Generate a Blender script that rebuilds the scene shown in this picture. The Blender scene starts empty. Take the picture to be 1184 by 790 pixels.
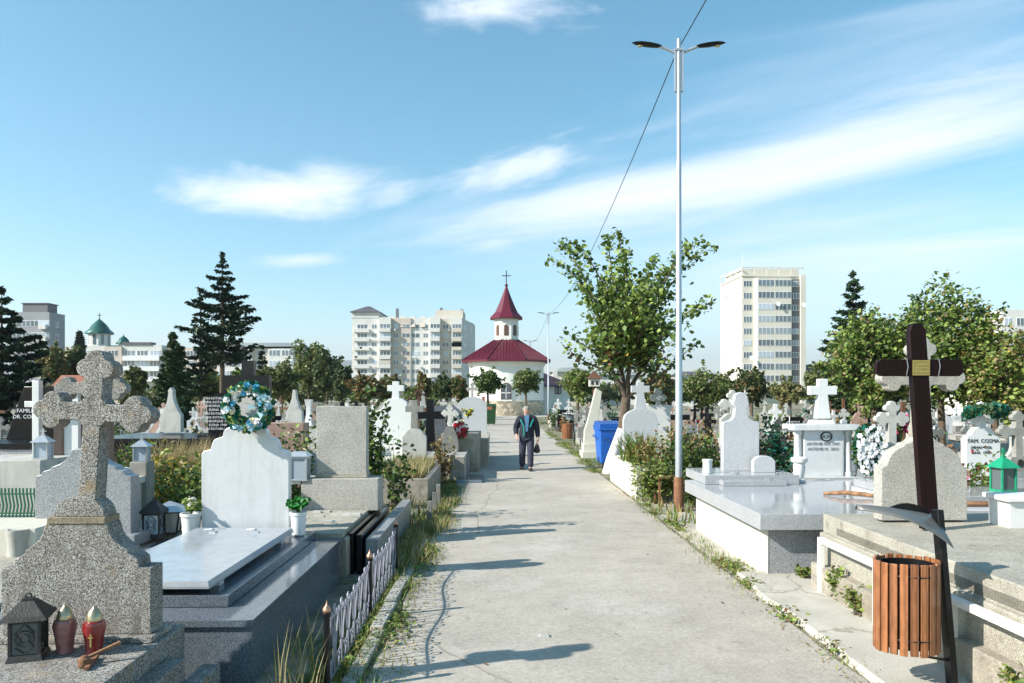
import bpy, math, random
import numpy as np
from mathutils import Vector, Matrix, noise as mnoise
random.seed(7); RNG = np.random.default_rng(7)
PI = math.pi; R = math.radians
SC = bpy.context.scene; COL = SC.collection
F = 870.0; HC = 2.0; CX = 592.0; HY = 457.0
SUN_EL, SUN_AZ = R(33.5), R(22)     # azimuth of the direction shadows fall, from +X towards +Y

def W(px, py, D): return ((px-CX)/F*D, D, HC-(py-HY)/F*D)
def wx(px, D): return (px-CX)/F*D
def wz(py, D): return HC-(py-HY)/F*D
def gp(px, py):
    D = F*HC/(py-HY); return (px-CX)/F*D, D

# ------------------------------------------------------------------ objects
def tag(o, label=None, cat=None, group=None, kind=None):
    if label: o['label'] = label
    if cat: o['category'] = cat
    if group: o['group'] = group
    if kind: o['kind'] = kind
    return o
def thing(name, label, cat, loc=(0,0,0), rotz=0, group=None):
    o = bpy.data.objects.new(name, None); COL.objects.link(o)
    o.empty_display_size = .2; o.location = loc; o.rotation_euler = (0,0,rotz)
    return tag(o, label, cat, group)
def copy_tree(o, parent=None):
    c = o.copy(); COL.objects.link(c)
    if parent is not None: c.parent = parent
    for ch in list(o.children): copy_tree(ch, c)
    return c

class MB:
    def __init__(s): s.v=[]; s.f=[]; s.m=[]
    def add(s, vs, fs, mi=0):
        b=len(s.v); s.v.extend([tuple(q) for q in vs]); s.f.extend([tuple(i+b for i in f) for f in fs]); s.m.extend([mi]*len(fs)); return s
    def box(s, x0,x1,y0,y1,z0,z1, mi=0):
        v=[(x0,y0,z0),(x1,y0,z0),(x1,y1,z0),(x0,y1,z0),(x0,y0,z1),(x1,y0,z1),(x1,y1,z1),(x0,y1,z1)]
        return s.add(v,[(0,3,2,1),(4,5,6,7),(0,1,5,4),(1,2,6,5),(2,3,7,6),(3,0,4,7)],mi)
    def frus(s, x0,x1,y0,y1,z0,z1,ix,iy, mi=0):
        v=[(x0,y0,z0),(x1,y0,z0),(x1,y1,z0),(x0,y1,z0),(x0+ix,y0+iy,z1),(x1-ix,y0+iy,z1),(x1-ix,y1-iy,z1),(x0+ix,y1-iy,z1)]
        return s.add(v,[(0,3,2,1),(4,5,6,7),(0,1,5,4),(1,2,6,5),(2,3,7,6),(3,0,4,7)],mi)
    def hexa(s, v, mi=0):
        return s.add(v,[(0,3,2,1),(4,5,6,7),(0,1,5,4),(1,2,6,5),(2,3,7,6),(3,0,4,7)],mi)
    def bar(s, a, b, w, h=None, mi=0, up=(0,0,1)):
        h=h or w; a=Vector(a); b=Vector(b); d=(b-a).normalized(); u=Vector(up)
        if abs(d.dot(u))>.98: u=Vector((0,1,0))
        r=d.cross(u).normalized()*w/2; t=r.cross(d).normalized()*h/2
        v=[a-r-t,a+r-t,b+r-t,b-r-t,a-r+t,a+r+t,b+r+t,b-r+t]
        return s.add(v,[(0,3,2,1),(4,5,6,7),(0,1,5,4),(1,2,6,5),(2,3,7,6),(3,0,4,7)],mi)
    def prism(s, out, y0, y1, mi=0, ox=0, oz=0):
        n=len(out); v=[(x+ox,y0,z+oz) for x,z in out]+[(x+ox,y1,z+oz) for x,z in out]
        fs=[tuple(range(n)), tuple(range(2*n-1,n-1,-1))]
        for i in range(n):
            j=(i+1)%n; fs.append((i,i+n,j+n,j))
        return s.add(v,fs,mi)
    def vprism(s, out, z0, z1, mi=0):     # footprint (x,y) ccw from above
        n=len(out); v=[(x,y,z0) for x,y in out]+[(x,y,z1) for x,y in out]
        fs=[tuple(range(n-1,-1,-1)), tuple(range(n,2*n))]
        for i in range(n):
            j=(i+1)%n; fs.append((i,j,j+n,i+n))
        return s.add(v,fs,mi)
    def lathe(s, prof, c=(0,0,0), seg=16, mi=0, rot=0, sx=1, sy=1):
        v=[];f=[]; n=len(prof)
        for r,z in prof:
            for k in range(seg):
                a=2*PI*k/seg+rot; v.append((c[0]+r*math.cos(a)*sx,c[1]+r*math.sin(a)*sy,c[2]+z))
        for i in range(n-1):
            for k in range(seg):
                k2=(k+1)%seg; f.append((i*seg+k,i*seg+k2,(i+1)*seg+k2,(i+1)*seg+k))
        f.append(tuple(range(seg-1,-1,-1))); f.append(tuple((n-1)*seg+k for k in range(seg)))
        return s.add(v,f,mi)
    def tube(s, pts, r, seg=6, mi=0):
        pts=[Vector(p) for p in pts]; n=len(pts)
        rr=r if isinstance(r,(list,tuple)) else [r]*n
        v=[];f=[]; pu=None
        for i,p in enumerate(pts):
            d=(pts[min(i+1,n-1)]-pts[max(i-1,0)])
            d=d.normalized() if d.length>1e-9 else Vector((0,0,1))
            if pu is None: u=d.orthogonal().normalized()
            else:
                u=pu-d*pu.dot(d); u=u.normalized() if u.length>1e-6 else d.orthogonal().normalized()
            pu=u; w=d.cross(u)
            for k in range(seg):
                a=2*PI*k/seg; v.append(p+(u*math.cos(a)+w*math.sin(a))*rr[i])
        for i in range(n-1):
            for k in range(seg):
                k2=(k+1)%seg; f.append((i*seg+k,i*seg+k2,(i+1)*seg+k2,(i+1)*seg+k))
        f.append(tuple(range(seg-1,-1,-1))); f.append(tuple((n-1)*seg+k for k in range(seg)))
        return s.add(v,f,mi)
    def ball(s, c, r, mi=0, seg=10, rings=6, sc=(1,1,1)):
        prof=[(max(1e-4,r*math.sin(PI*i/rings)),-r*math.cos(PI*i/rings)*sc[2]) for i in range(rings+1)]
        return s.lathe(prof,c,seg,mi,0,sc[0],sc[1])
    def text(s, txt, size, mi=0, M=None, ext=.002):
        cu=bpy.data.curves.new('t','FONT'); cu.body=txt; cu.size=size; cu.align_x='CENTER'; cu.extrude=ext; cu.resolution_u=2
        o=bpy.data.objects.new('t',cu); me=o.to_mesh()
        vs=[M@v.co for v in me.vertices]; fs=[tuple(p.vertices) for p in me.polygons]
        s.add(vs,fs,mi); o.to_mesh_clear(); bpy.data.objects.remove(o); bpy.data.curves.remove(cu)
        return s
    def xf(s, M):
        s.v=[tuple(M@Vector(q)) for q in s.v]; return s
    def build(s, name, mats, parent=None, bevel=0, smooth=35, loc=None):
        me=bpy.data.meshes.new(name); me.from_pydata(s.v,[],s.f)
        if not isinstance(mats,(list,tuple)): mats=[mats]
        for m in mats: me.materials.append(m)
        me.polygons.foreach_set('material_index',s.m)
        if smooth:
            me.polygons.foreach_set('use_smooth',[True]*len(s.f)); me.set_sharp_from_angle(angle=R(smooth))
        me.update()
        o=bpy.data.objects.new(name,me); COL.objects.link(o)
        if parent is not None: o.parent=parent
        if loc is not None: o.location=loc
        if bevel:
            b=o.modifiers.new('bevel','BEVEL'); b.width=bevel; b.segments=2; b.limit_method='ANGLE'; b.angle_limit=R(40)
        return o
def TM(x,y,z,rx=90,rz=0): return Matrix.Translation((x,y,z))@Matrix.Rotation(R(rz),4,'Z')@Matrix.Rotation(R(rx),4,'X')

# ------------------------------------------------------------------ materials
MATS={}
def pm(name, base=(.5,.5,.5), rough=.75, metal=0, speck=None, noises=(), stain=(), bump=None, var=0, spec=.5, vein=None, coat=0, transl=0, wave=None, cracks=None, streak=None):
    m=bpy.data.materials.new(name); m.use_nodes=True; nt=m.node_tree; N=nt.nodes; L=nt.links
    b=N['Principled BSDF']; b.inputs['Roughness'].default_value=rough; b.inputs['Metallic'].default_value=metal
    b.inputs['Specular IOR Level'].default_value=spec; b.inputs['Coat Weight'].default_value=coat; b.inputs['Coat Roughness'].default_value=.08
    tc=N.new('ShaderNodeTexCoord').outputs['Object']
    rgb=N.new('ShaderNodeRGB'); rgb.outputs[0].default_value=(*base,1); col=rgb.outputs[0]
    def noise(scale,detail=6,ro=.6):
        n=N.new('ShaderNodeTexNoise'); n.inputs['Scale'].default_value=scale; n.inputs['Detail'].default_value=detail; n.inputs['Roughness'].default_value=ro
        L.new(tc,n.inputs['Vector']); return n.outputs['Fac']
    def mapr(x,a,bb,c,d):
        n=N.new('ShaderNodeMapRange'); n.inputs[1].default_value=a; n.inputs[2].default_value=bb; n.inputs[3].default_value=c; n.inputs[4].default_value=d
        L.new(x,n.inputs[0]); return n.outputs[0]
    def mix(f,a,bb,mode='MIX'):
        n=N.new('ShaderNodeMix'); n.data_type='RGBA'; n.blend_type=mode
        if hasattr(f,'links'): L.new(f,n.inputs[0])
        else: n.inputs[0].default_value=f
        L.new(a,n.inputs[6])
        if hasattr(bb,'links'): L.new(bb,n.inputs[7])
        else: n.inputs[7].default_value=(*bb,1)
        return n.outputs[2]
    if speck:
        sc,cols=speck; v=N.new('ShaderNodeTexVoronoi'); v.inputs['Scale'].default_value=sc; L.new(tc,v.inputs['Vector'])
        sp=N.new('ShaderNodeSeparateColor'); L.new(v.outputs['Color'],sp.inputs[0])
        cr=N.new('ShaderNodeValToRGB'); cr.color_ramp.interpolation='CONSTANT'
        el=cr.color_ramp.elements
        while len(el)<len(cols): el.new(.5)
        for i,(p,c) in enumerate(cols): el[i].position=p; el[i].color=(*c,1)
        L.new(sp.outputs[0],cr.inputs[0]); col=cr.outputs[0]
    if vein:
        sc,c,wd=vein; n=N.new('ShaderNodeTexNoise'); n.inputs['Scale'].default_value=sc; n.inputs['Detail'].default_value=8; n.inputs['Distortion'].default_value=1.2; L.new(tc,n.inputs['Vector'])
        a=N.new('ShaderNodeMath'); a.operation='SUBTRACT'; L.new(n.outputs['Fac'],a.inputs[0]); a.inputs[1].default_value=.5
        ab=N.new('ShaderNodeMath'); ab.operation='ABSOLUTE'; L.new(a.outputs[0],ab.inputs[0])
        col=mix(mapr(ab.outputs[0],0,wd,.22,0),col,c)
    if streak:
        sc,c,lo,hi,am=streak; mp=N.new('ShaderNodeMapping'); mp.inputs['Scale'].default_value=(1,1,.12); L.new(tc,mp.inputs['Vector'])
        n=N.new('ShaderNodeTexNoise'); n.inputs['Scale'].default_value=sc; n.inputs['Detail'].default_value=6; n.inputs['Roughness'].default_value=.65; L.new(mp.outputs[0],n.inputs['Vector'])
        col=mix(mapr(n.outputs['Fac'],lo,hi,0,am),col,c)
    for sc,c,lo,hi,am in stain:
        col=mix(mapr(noise(sc),lo,hi,0,am),col,c)
    for sc,lo,hi in noises:
        n=mapr(noise(sc,4),.3,.7,lo,hi)
        cb=N.new('ShaderNodeCombineColor')
        for i in range(3): L.new(n,cb.inputs[i])
        col=mix(1.0,col,cb.outputs[0],'MULTIPLY')
    if cracks:
        sc,c,wd=cracks
        n=N.new('ShaderNodeTexNoise'); n.inputs['Scale'].default_value=sc*2.2; n.inputs['Detail'].default_value=6; L.new(tc,n.inputs['Vector'])
        va=N.new('ShaderNodeMix'); va.data_type='VECTOR'; va.inputs[0].default_value=.35; L.new(tc,va.inputs[4]); L.new(n.outputs['Color'],va.inputs[5])
        v=N.new('ShaderNodeTexVoronoi'); v.feature='DISTANCE_TO_EDGE'; v.inputs['Scale'].default_value=sc; L.new(va.outputs[1],v.inputs['Vector'])
        col=mix(mapr(v.outputs['Distance'],0,wd,.75,0),col,c)
    if wave:
        sc,lo,hi,dr=wave
        w=N.new('ShaderNodeTexWave'); w.bands_direction=dr; w.inputs['Scale'].default_value=sc; w.inputs['Distortion'].default_value=2.5; w.inputs['Detail'].default_value=3; L.new(tc,w.inputs['Vector'])
        n=mapr(w.outputs['Fac'],0,1,lo,hi); cb=N.new('ShaderNodeCombineColor')
        for i in range(3): L.new(n,cb.inputs[i])
        col=mix(1.0,col,cb.outputs[0],'MULTIPLY')
    if var:
        oi=N.new('ShaderNodeObjectInfo'); n=mapr(oi.outputs['Random'],0,1,1-var,1+var*.6); cb=N.new('ShaderNodeCombineColor')
        for i in range(3): L.new(n,cb.inputs[i])
        col=mix(1.0,col,cb.outputs[0],'MULTIPLY')
    L.new(col,b.inputs['Base Color'])
    if bump:
        sc,st=bump; bn=N.new('ShaderNodeBump'); bn.inputs['Strength'].default_value=st; bn.inputs['Distance'].default_value=.01
        L.new(noise(sc,5,.7),bn.inputs['Height']); L.new(bn.outputs[0],b.inputs['Normal'])
    if transl:
        t=N.new('ShaderNodeBsdfTranslucent'); L.new(col,t.inputs['Color'])
        ms=N.new('ShaderNodeMixShader'); ms.inputs[0].default_value=transl
        L.new(b.outputs[0],ms.inputs[1]); L.new(t.outputs[0],ms.inputs[2]); L.new(ms.outputs[0],N['Material Output'].inputs[0])
    MATS[name]=m; return m
G3=lambda g:(g,g,g)
pm('path_concrete',(.435,.395,.33),.9,noises=[(.35,.84,1.1),(2.2,.9,1.08),(28,.84,1.12),(150,.6,1.3)],stain=[(.8,(.52,.49,.44),.53,.66,.6),(6,(.27,.245,.20),.60,.72,.4),(1.1,(.30,.28,.24),.58,.66,.45),(40,(.2,.18,.14),.66,.74,.4),(3.1,(.27,.255,.225),.6,.72,.55),(1.7,(.52,.49,.43),.66,.71,.5),(14,(.16,.15,.13),.70,.74,.6)],cracks=(.24,(.20,.175,.13),.0030),bump=(60,.35))
pm('kerb_concrete',(.46,.435,.38),.9,noises=[(3,.82,1.08),(90,.85,1.12)],stain=[(5,(.2,.19,.12),.6,.75,.6)],bump=(50,.5))
pm('pavement',(.47,.44,.38),.9,noises=[(2,.85,1.1),(70,.85,1.12)],stain=[(1.5,(.3,.27,.2),.55,.7,.5)],cracks=(.9,(.2,.18,.12),.01),bump=(50,.5))
pm('soil',(.30,.26,.19),.95,noises=[(1.2,.6,1.25),(9,.65,1.2),(60,.6,1.3)],stain=[(.25,(.10,.13,.045),.48,.56,.8),(2.2,(.12,.15,.05),.52,.6,.75),(5,(.42,.39,.32),.58,.66,.6)],bump=(40,1))
TZ=[(0,(.05,.046,.04)),(.16,(.15,.135,.115)),(.36,(.29,.27,.24)),(.62,(.42,.40,.365)),(.84,(.60,.58,.54))]
pm('terrazzo',streak=(9,(.12,.11,.09),.50,.68,.7),speck=(200,TZ),rough=.85,noises=[(4,.8,1.1),(260,.75,1.2)],stain=[(6,(.36,.24,.09),.58,.7,.6),(9,(.12,.115,.10),.6,.72,.55)],bump=(140,.9))
pm('terrazzo_pale',streak=(10,(.22,.2,.16),.56,.75,.45),speck=(230,[(0,(.2,.19,.16)),(.12,(.36,.345,.30)),(.4,(.48,.46,.41)),(.75,(.60,.58,.53))]),rough=.85,noises=[(3,.85,1.08)],stain=[(5,(.3,.25,.17),.62,.75,.5)],bump=(110,1))
pm('terrazzo_warm',streak=(10,(.2,.18,.14),.55,.75,.45),speck=(230,[(0,(.25,.22,.17)),(.2,(.38,.35,.28)),(.6,(.50,.47,.39)),(.85,(.6,.58,.5))]),rough=.85,noises=[(3,.8,1.08)],stain=[(7,(.17,.15,.11),.58,.7,.5)],bump=(110,1))
pm('ochre_band',(.28,.225,.15),.85,noises=[(30,.7,1.15)],bump=(60,1))
pm('granite_grey',streak=(9,(.16,.16,.15),.56,.78,.4),speck=(260,[(0,(.10,.105,.11)),(.2,(.25,.255,.265)),(.6,(.37,.38,.39)),(.85,(.5,.51,.52))]),rough=.3,noises=[(3,.92,1.05)],bump=(200,.1))
pm('granite_polished',speck=(300,[(0,(.20,.21,.22)),(.2,(.33,.34,.355)),(.6,(.42,.43,.44)),(.85,(.5,.51,.52))]),rough=.09,noises=[(2,.95,1.05)])
pm('granite_light',streak=(9,(.3,.3,.28),.56,.78,.4),speck=(300,[(0,(.30,.31,.32)),(.2,(.46,.47,.48)),(.6,(.56,.57,.58)),(.85,(.66,.67,.68))]),rough=.35,noises=[(2,.95,1.05)],bump=(150,.1))
pm('granite_blue',speck=(300,[(0,(.05,.07,.09)),(.25,(.11,.13,.155)),(.6,(.17,.195,.22)),(.88,(.27,.29,.32))]),rough=.12,noises=[(2,.92,1.05)])
pm('granite_black',(.010,.010,.012),.22,spec=.3,noises=[(3,.9,1.1)],var=.3)
pm('marble',streak=(6,(.38,.385,.37),.48,.78,.6),base=(.64,.65,.65),rough=.22,vein=(2.6,(.5,.51,.53),.04),noises=[(1.5,.93,1.02)])
pm('marble_polished',(.38,.405,.43),.14,streak=(5,(.27,.29,.31),.5,.7,.5),vein=(2.6,(.20,.22,.25),.05),noises=[(1.5,.93,1.03)])
pm('marble_white',(.70,.70,.68),.4,streak=(8,(.33,.32,.28),.54,.75,.6),vein=(3,(.6,.6,.6),.03),noises=[(2,.92,1.02)],stain=[(4,(.5,.48,.42),.66,.8,.4)],var=.12)
pm('marble_aged',(.54,.53,.48),.6,streak=(8,(.25,.24,.2),.52,.72,.65),noises=[(3,.8,1.08)],stain=[(5,(.3,.29,.25),.55,.72,.5)],bump=(80,.4),var=.2)
pm('stone_grey',(.33,.32,.285),.8,streak=(8,(.15,.14,.11),.52,.72,.6),noises=[(4,.75,1.15),(80,.8,1.15)],stain=[(6,(.2,.19,.14),.6,.75,.5)],bump=(60,.8),var=.35)
pm('stone_brown',(.24,.15,.11),.55,noises=[(6,.75,1.15),(70,.8,1.15)],bump=(60,.4),var=.25)
pm('pink_stone',(.42,.27,.21),.6,noises=[(6,.75,1.15)],bump=(60,.4),var=.2)
pm('limewash',(.62,.60,.51),.75,streak=(6,(.42,.38,.3),.55,.78,.5),noises=[(3,.9,1.02),(60,.94,1.04)],stain=[(2.5,(.6,.58,.5),.6,.75,.4)],bump=(50,.3))
pm('rough_cement',(.40,.36,.29),.95,noises=[(8,.6,1.15),(50,.7,1.2)],stain=[(4,(.2,.16,.11),.5,.65,.6)],bump=(30,1))
pm('white_paint',(.74,.74,.71),.45,noises=[(20,.93,1.02)],stain=[(14,(.35,.25,.16),.68,.74,.5)])
pm('fence_paint',(.27,.27,.32),.4,stain=[(30,(.2,.13,.1),.6,.7,.6)])
pm('black_metal',(.008,.008,.009),.4,spec=.3,noises=[(20,.7,1.3)])
pm('grey_lid',(.17,.17,.16),.45,metal=.3,noises=[(8,.85,1.1)],stain=[(20,(.2,.18,.15),.62,.7,.4)])
pm('dark_metal',(.045,.042,.04),.55,metal=.4,noises=[(15,.7,1.3)],bump=(80,.5))
pm('copper',(.55,.30,.19),.4,metal=.6)
pm('rust',(.22,.10,.05),.85,noises=[(20,.6,1.3)],bump=(60,.7))
pm('galvanized',(.50,.53,.56),.38,metal=.55,noises=[(6,.92,1.06)])
pm('silver_metal',(.55,.58,.60),.35,metal=.6,noises=[(12,.9,1.06)])
pm('bin_wood',(.34,.13,.048),.42,wave=(9,.65,1.15,'X'),noises=[(10,.75,1.15)],stain=[(5,(.16,.06,.03),.58,.72,.5)],var=.28,coat=.2)
pm('dark_wood',(.011,.0022,.0022),.45,spec=.2,wave=(6,.75,1.15,'X'),noises=[(12,.8,1.15)])
pm('brown_wood',(.16,.07,.035),.6,wave=(6,.75,1.15,'X'),noises=[(12,.8,1.15)],var=.3)
pm('red_wood',(.34,.11,.06),.6,noises=[(12,.8,1.15)],var=.2)
pm('log_wood',(.30,.16,.08),.8,wave=(5,.7,1.15,'Y'),noises=[(20,.7,1.2)])
pm('brass',(.50,.38,.13),.35,metal=.7,noises=[(40,.85,1.1)])
pm('gold_cap',(.50,.42,.26),.3,metal=.8)
pm('red_glass',(.20,.012,.012),.12,coat=.5)
pm('faded_glass',(.30,.13,.12),.25,noises=[(25,.7,1.2)])
pm('lamp_glass',(.10,.12,.12),.1,spec=.7)
pm('gold_paint',(.5,.36,.12),.4,metal=.3)
pm('ink',(.03,.03,.03),.6); pm('grey_ink',(.2,.2,.21),.6); pm('white_ink',(.75,.75,.75),.6); pm('gold_ink',(.16,.11,.03),.5)
pm('green_paint',(.015,.28,.14),.35,noises=[(10,.85,1.1)])
pm('green_iron',(.01,.10,.05),.4)
pm('blue_plastic',streak=(5,(.08,.2,.45),.5,.75,.5),base=(.012,.12,.50),rough=.45,noises=[(5,.9,1.05)])
pm('blue_dark_plastic',(.01,.07,.30),.4)
pm('rubber',(.02,.02,.02),.8)
pm('white_ceramic',(.74,.75,.76),.3,noises=[(8,.94,1.02)])
pm('red_satin',(.5,.02,.03),.6,noises=[(15,.8,1.1)])
pm('bark',(.13,.095,.065),.95,noises=[(8,.6,1.3),(40,.7,1.2)],bump=(25,1))
pm('bark_lime',(.72,.72,.70),.85,noises=[(9,.85,1.03)],stain=[(8,(.25,.2,.15),.66,.74,.6)],bump=(25,.8))
for nm,c in dict(leaf_green=(.125,.195,.04),leaf_dark=(.045,.085,.025),leaf_light=(.29,.37,.09),leaf_yellow=(.5,.38,.06),leaf_brown=(.22,.11,.045),leaf_tan=(.33,.25,.12),
                 needle_dark=(.02,.042,.022),needle=(.045,.085,.034),needle_light=(.085,.13,.04),grass_green=(.12,.20,.035),grass_dry=(.36,.29,.12),straw=(.52,.43,.24),grass_olive=(.2,.19,.06),
                 bush_green=(.03,.085,.03),tree_olive=(.19,.20,.075),tree_mid=(.115,.15,.052),tree_far=(.075,.105,.045),rust_leaf=(.26,.10,.03),fern_teal=(.015,.17,.12),
                 vivid_green=(.02,.20,.03)).items():
    pm(nm,c,.5,transl=.28 if 'needle' not in nm else .05,spec=.35,noises=[(6,.8,1.2)])
for nm,c in dict(petal_white=(.8,.8,.78),petal_blue=(.06,.36,.55),petal_sky=(.45,.66,.74),petal_cream=(.72,.62,.42),petal_pink=(.6,.12,.2),petal_red=(.55,.02,.04),petal_magenta=(.6,.02,.15),petal_yellow=(.7,.55,.05),petal_lilac=(.35,.2,.45)).items():
    pm(nm,c,.6,transl=.15)
# buildings
pm('wall_white',(.66,.65,.61),.85,streak=(.6,(.42,.4,.36),.55,.75,.5),noises=[(.15,.9,1.05),(1.5,.93,1.04)],stain=[(.3,(.45,.43,.38),.6,.75,.4)])
pm('wall_cream',(.64,.61,.52),.85,noises=[(.12,.92,1.05),(1.5,.95,1.04)])
pm('wall_beige',(.58,.53,.45),.85,noises=[(.12,.88,1.05),(1.5,.93,1.04)])
pm('wall_pinkish',(.58,.50,.42),.85,noises=[(.3,.88,1.05)])
pm('wall_grey',(.30,.31,.33),.85,noises=[(.2,.88,1.05)])
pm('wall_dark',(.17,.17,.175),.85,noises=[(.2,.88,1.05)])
pm('wall_chapel',(.80,.79,.72),.8,noises=[(.4,.95,1.03)])
pm('plinth_stone',(.48,.40,.28),.9,speck=(3.2,[(0,(.3,.25,.18)),(.3,(.42,.36,.26)),(.7,(.55,.48,.36))]),noises=[(8,.85,1.1)],bump=(12,.8))
pm('frame_white',(.75,.75,.74),.5); pm('frame_brown',(.12,.06,.035),.5)
pm('window_glass',(.13,.16,.19),.12,spec=.8,var=.5); pm('window_pale',(.40,.46,.52),.2,spec=.6,var=.4)
pm('roof_red',(.115,.013,.028),.42,noises=[(.6,.88,1.1)],spec=.4)
pm('roof_plum',(.035,.014,.03),.7,noises=[(.6,.85,1.1)])
pm('roof_slate',(.10,.09,.10),.7,noises=[(.3,.85,1.1)])
pm('roof_sheet',(.27,.29,.27),.6,noises=[(.3,.85,1.1)])
pm('dome_green',(.02,.11,.09),.4,metal=.2,noises=[(.6,.8,1.1)])
pm('hill',(.10,.13,.07),.95,noises=[(.01,.7,1.2)])
pm('skin',(.52,.31,.23),.55); pm('hair',(.27,.26,.25),.8,noises=[(60,.7,1.2)])
pm('navy_cloth',(.012,.016,.026),.85,noises=[(20,.8,1.3)]); pm('trouser',(.03,.032,.055),.85,noises=[(15,.8,1.3)])
pm('teal_cloth',(.01,.30,.27),.8); pm('shirt_cloth',(.08,.20,.34),.85,noises=[(45,.4,1.4)]); pm('shoe',(.02,.017,.015),.5); pm('bag',(.012,.012,.014),.6)
pm('cable',(.02,.02,.02),.6); pm('led',(.7,.62,.35),.4)
m_=MATS

# ------------------------------------------------------------------ outlines
def arc(cx,cz,r,a0,a1,n=7): return [(cx+r*math.cos(R(a0+(a1-a0)*i/n)),cz+r*math.sin(R(a0+(a1-a0)*i/n))) for i in range(n+1)]
def sym(half):   # half: right side from bottom up, x>=0
    return half+[(-x,z) for x,z in reversed(half) if x>1e-6]
def rotp(p,a): c,s=math.cos(R(a)),math.sin(R(a)); return [(x*c-y*s,x*s+y*c) for x,y in p]
def trefoil_cross(w,Ls,Lt,Ld,r,Rc,foot=None,n=6):
    """cross with trefoil ends, origin at its centre, foot going down Ld"""
    def armp(La):
        k=r; a=math.degrees(math.asin(max(-1,min(1,(k-w)/r)))) 
        return arc(La,-k,r,180-a,360,n)+arc(La+k,0,r,-90,90,n)[1:]+arc(La,k,r,0,180+a,n)[1:]
    g=math.degrees(math.asin(w/Rc)); out=[]
    for ang,La in ((0,Ls-2*r),(90,Lt-2*r),(180,Ls-2*r)):
        out+=rotp(armp(La),ang)
        if ang<180: out+=arc(0,0,Rc,ang+g,ang+90-g,3)
    out+=arc(0,0,Rc,180+g,270-g,3)
    fw=foot or w
    out+=[(-w,-Ld*.55),(-fw,-Ld),(fw,-Ld),(w,-Ld*.55)]
    out+=arc(0,0,Rc,270+g,360-g,3)
    return out
def latin_cross(w,Ls,Lt,Ld,foot=None,cap=0):
    f=foot or w
    return [(f,-Ld),(w,-w),(Ls,-w),(Ls+cap,0),(Ls,w),(w,w),(w,Lt),(0,Lt+cap),(-w,Lt),(-w,w),(-Ls,w),(-Ls-cap,0),(-Ls,-w),(-w,-w),(-f,-Ld)] if cap else \
           [(f,-Ld),(w,-w),(Ls,-w),(Ls,w),(w,w),(w,Lt),(-w,Lt),(-w,w),(-Ls,w),(-Ls,-w),(-w,-w),(-f,-Ld)]
def curve_pts(p0,p1,bul,n=6):
    out=[]
    for i in range(n+1):
        t=i/n; x=p0[0]+(p1[0]-p0[0])*t; z=p0[1]+(p1[1]-p0[1])*t
        dx,dz=p1[0]-p0[0],p1[1]-p0[1]; b=bul*math.sin(PI*t); out.append((x+dz*b,z-dx*b))
    return out

# ------------------------------------------------------------------ vegetation
def leaf_mesh(name, cen, size, mats, wts, parent=None, up=.35, elong=1.5, nrm=None, dirs=None, droop=0.0):
    cen=np.asarray(cen,float); n=len(cen)
    if n==0: return None
    sz=size*RNG.uniform(.6,1.25,n)[:,None]
    nv=RNG.normal(size=(n,3)); nv[:,2]=np.abs(nv[:,2])+up
    if nrm is not None: nv=nv*.6+nrm
    nv/=np.linalg.norm(nv,axis=1)[:,None]
    d=RNG.normal(size=(n,3))
    if dirs is not None: d=d*.45+dirs
    d[:,2]-=droop
    d-=nv*np.sum(d*nv,1)[:,None]; d/=np.linalg.norm(d,axis=1)[:,None]+1e-9
    s=np.cross(nv,d)
    L=d*sz*elong*.5; Wd=s*sz*.5; fold=nv*sz*.14
    v=np.empty((n,6,3)); v[:,0]=cen-L; v[:,1]=cen-L*.25+Wd+fold; v[:,2]=cen+L*.45+Wd*.72+fold; v[:,3]=cen+L; v[:,4]=cen+L*.45-Wd*.72+fold; v[:,5]=cen-L*.25-Wd+fold
    v=v.reshape(-1,3); idx=np.arange(n)[:,None]*6
    f=np.concatenate([np.stack([idx+0,idx+1,idx+2,idx+3],-1),np.stack([idx+0,idx+3,idx+4,idx+5],-1)],1).reshape(-1,4)
    me=bpy.data.meshes.new(name)
    me.vertices.add(len(v)); me.vertices.foreach_set('co',v.ravel())
    nf=len(f); me.loops.add(nf*4); me.loops.foreach_set('vertex_index',f.ravel().astype(np.int32))
    me.polygons.add(nf); me.polygons.foreach_set('loop_start',(np.arange(nf)*4).astype(np.int32))
    for m in mats: me.materials.append(m_[m])
    w=np.array(wts)/sum(wts); mi=np.repeat(RNG.choice(len(mats),n,p=w),2).astype(np.int32)
    me.polygons.foreach_set('material_index',mi); me.update(calc_edges=True)
    o=bpy.data.objects.new(name,me); COL.objects.link(o)
    if parent is not None: o.parent=parent
    return o
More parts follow.
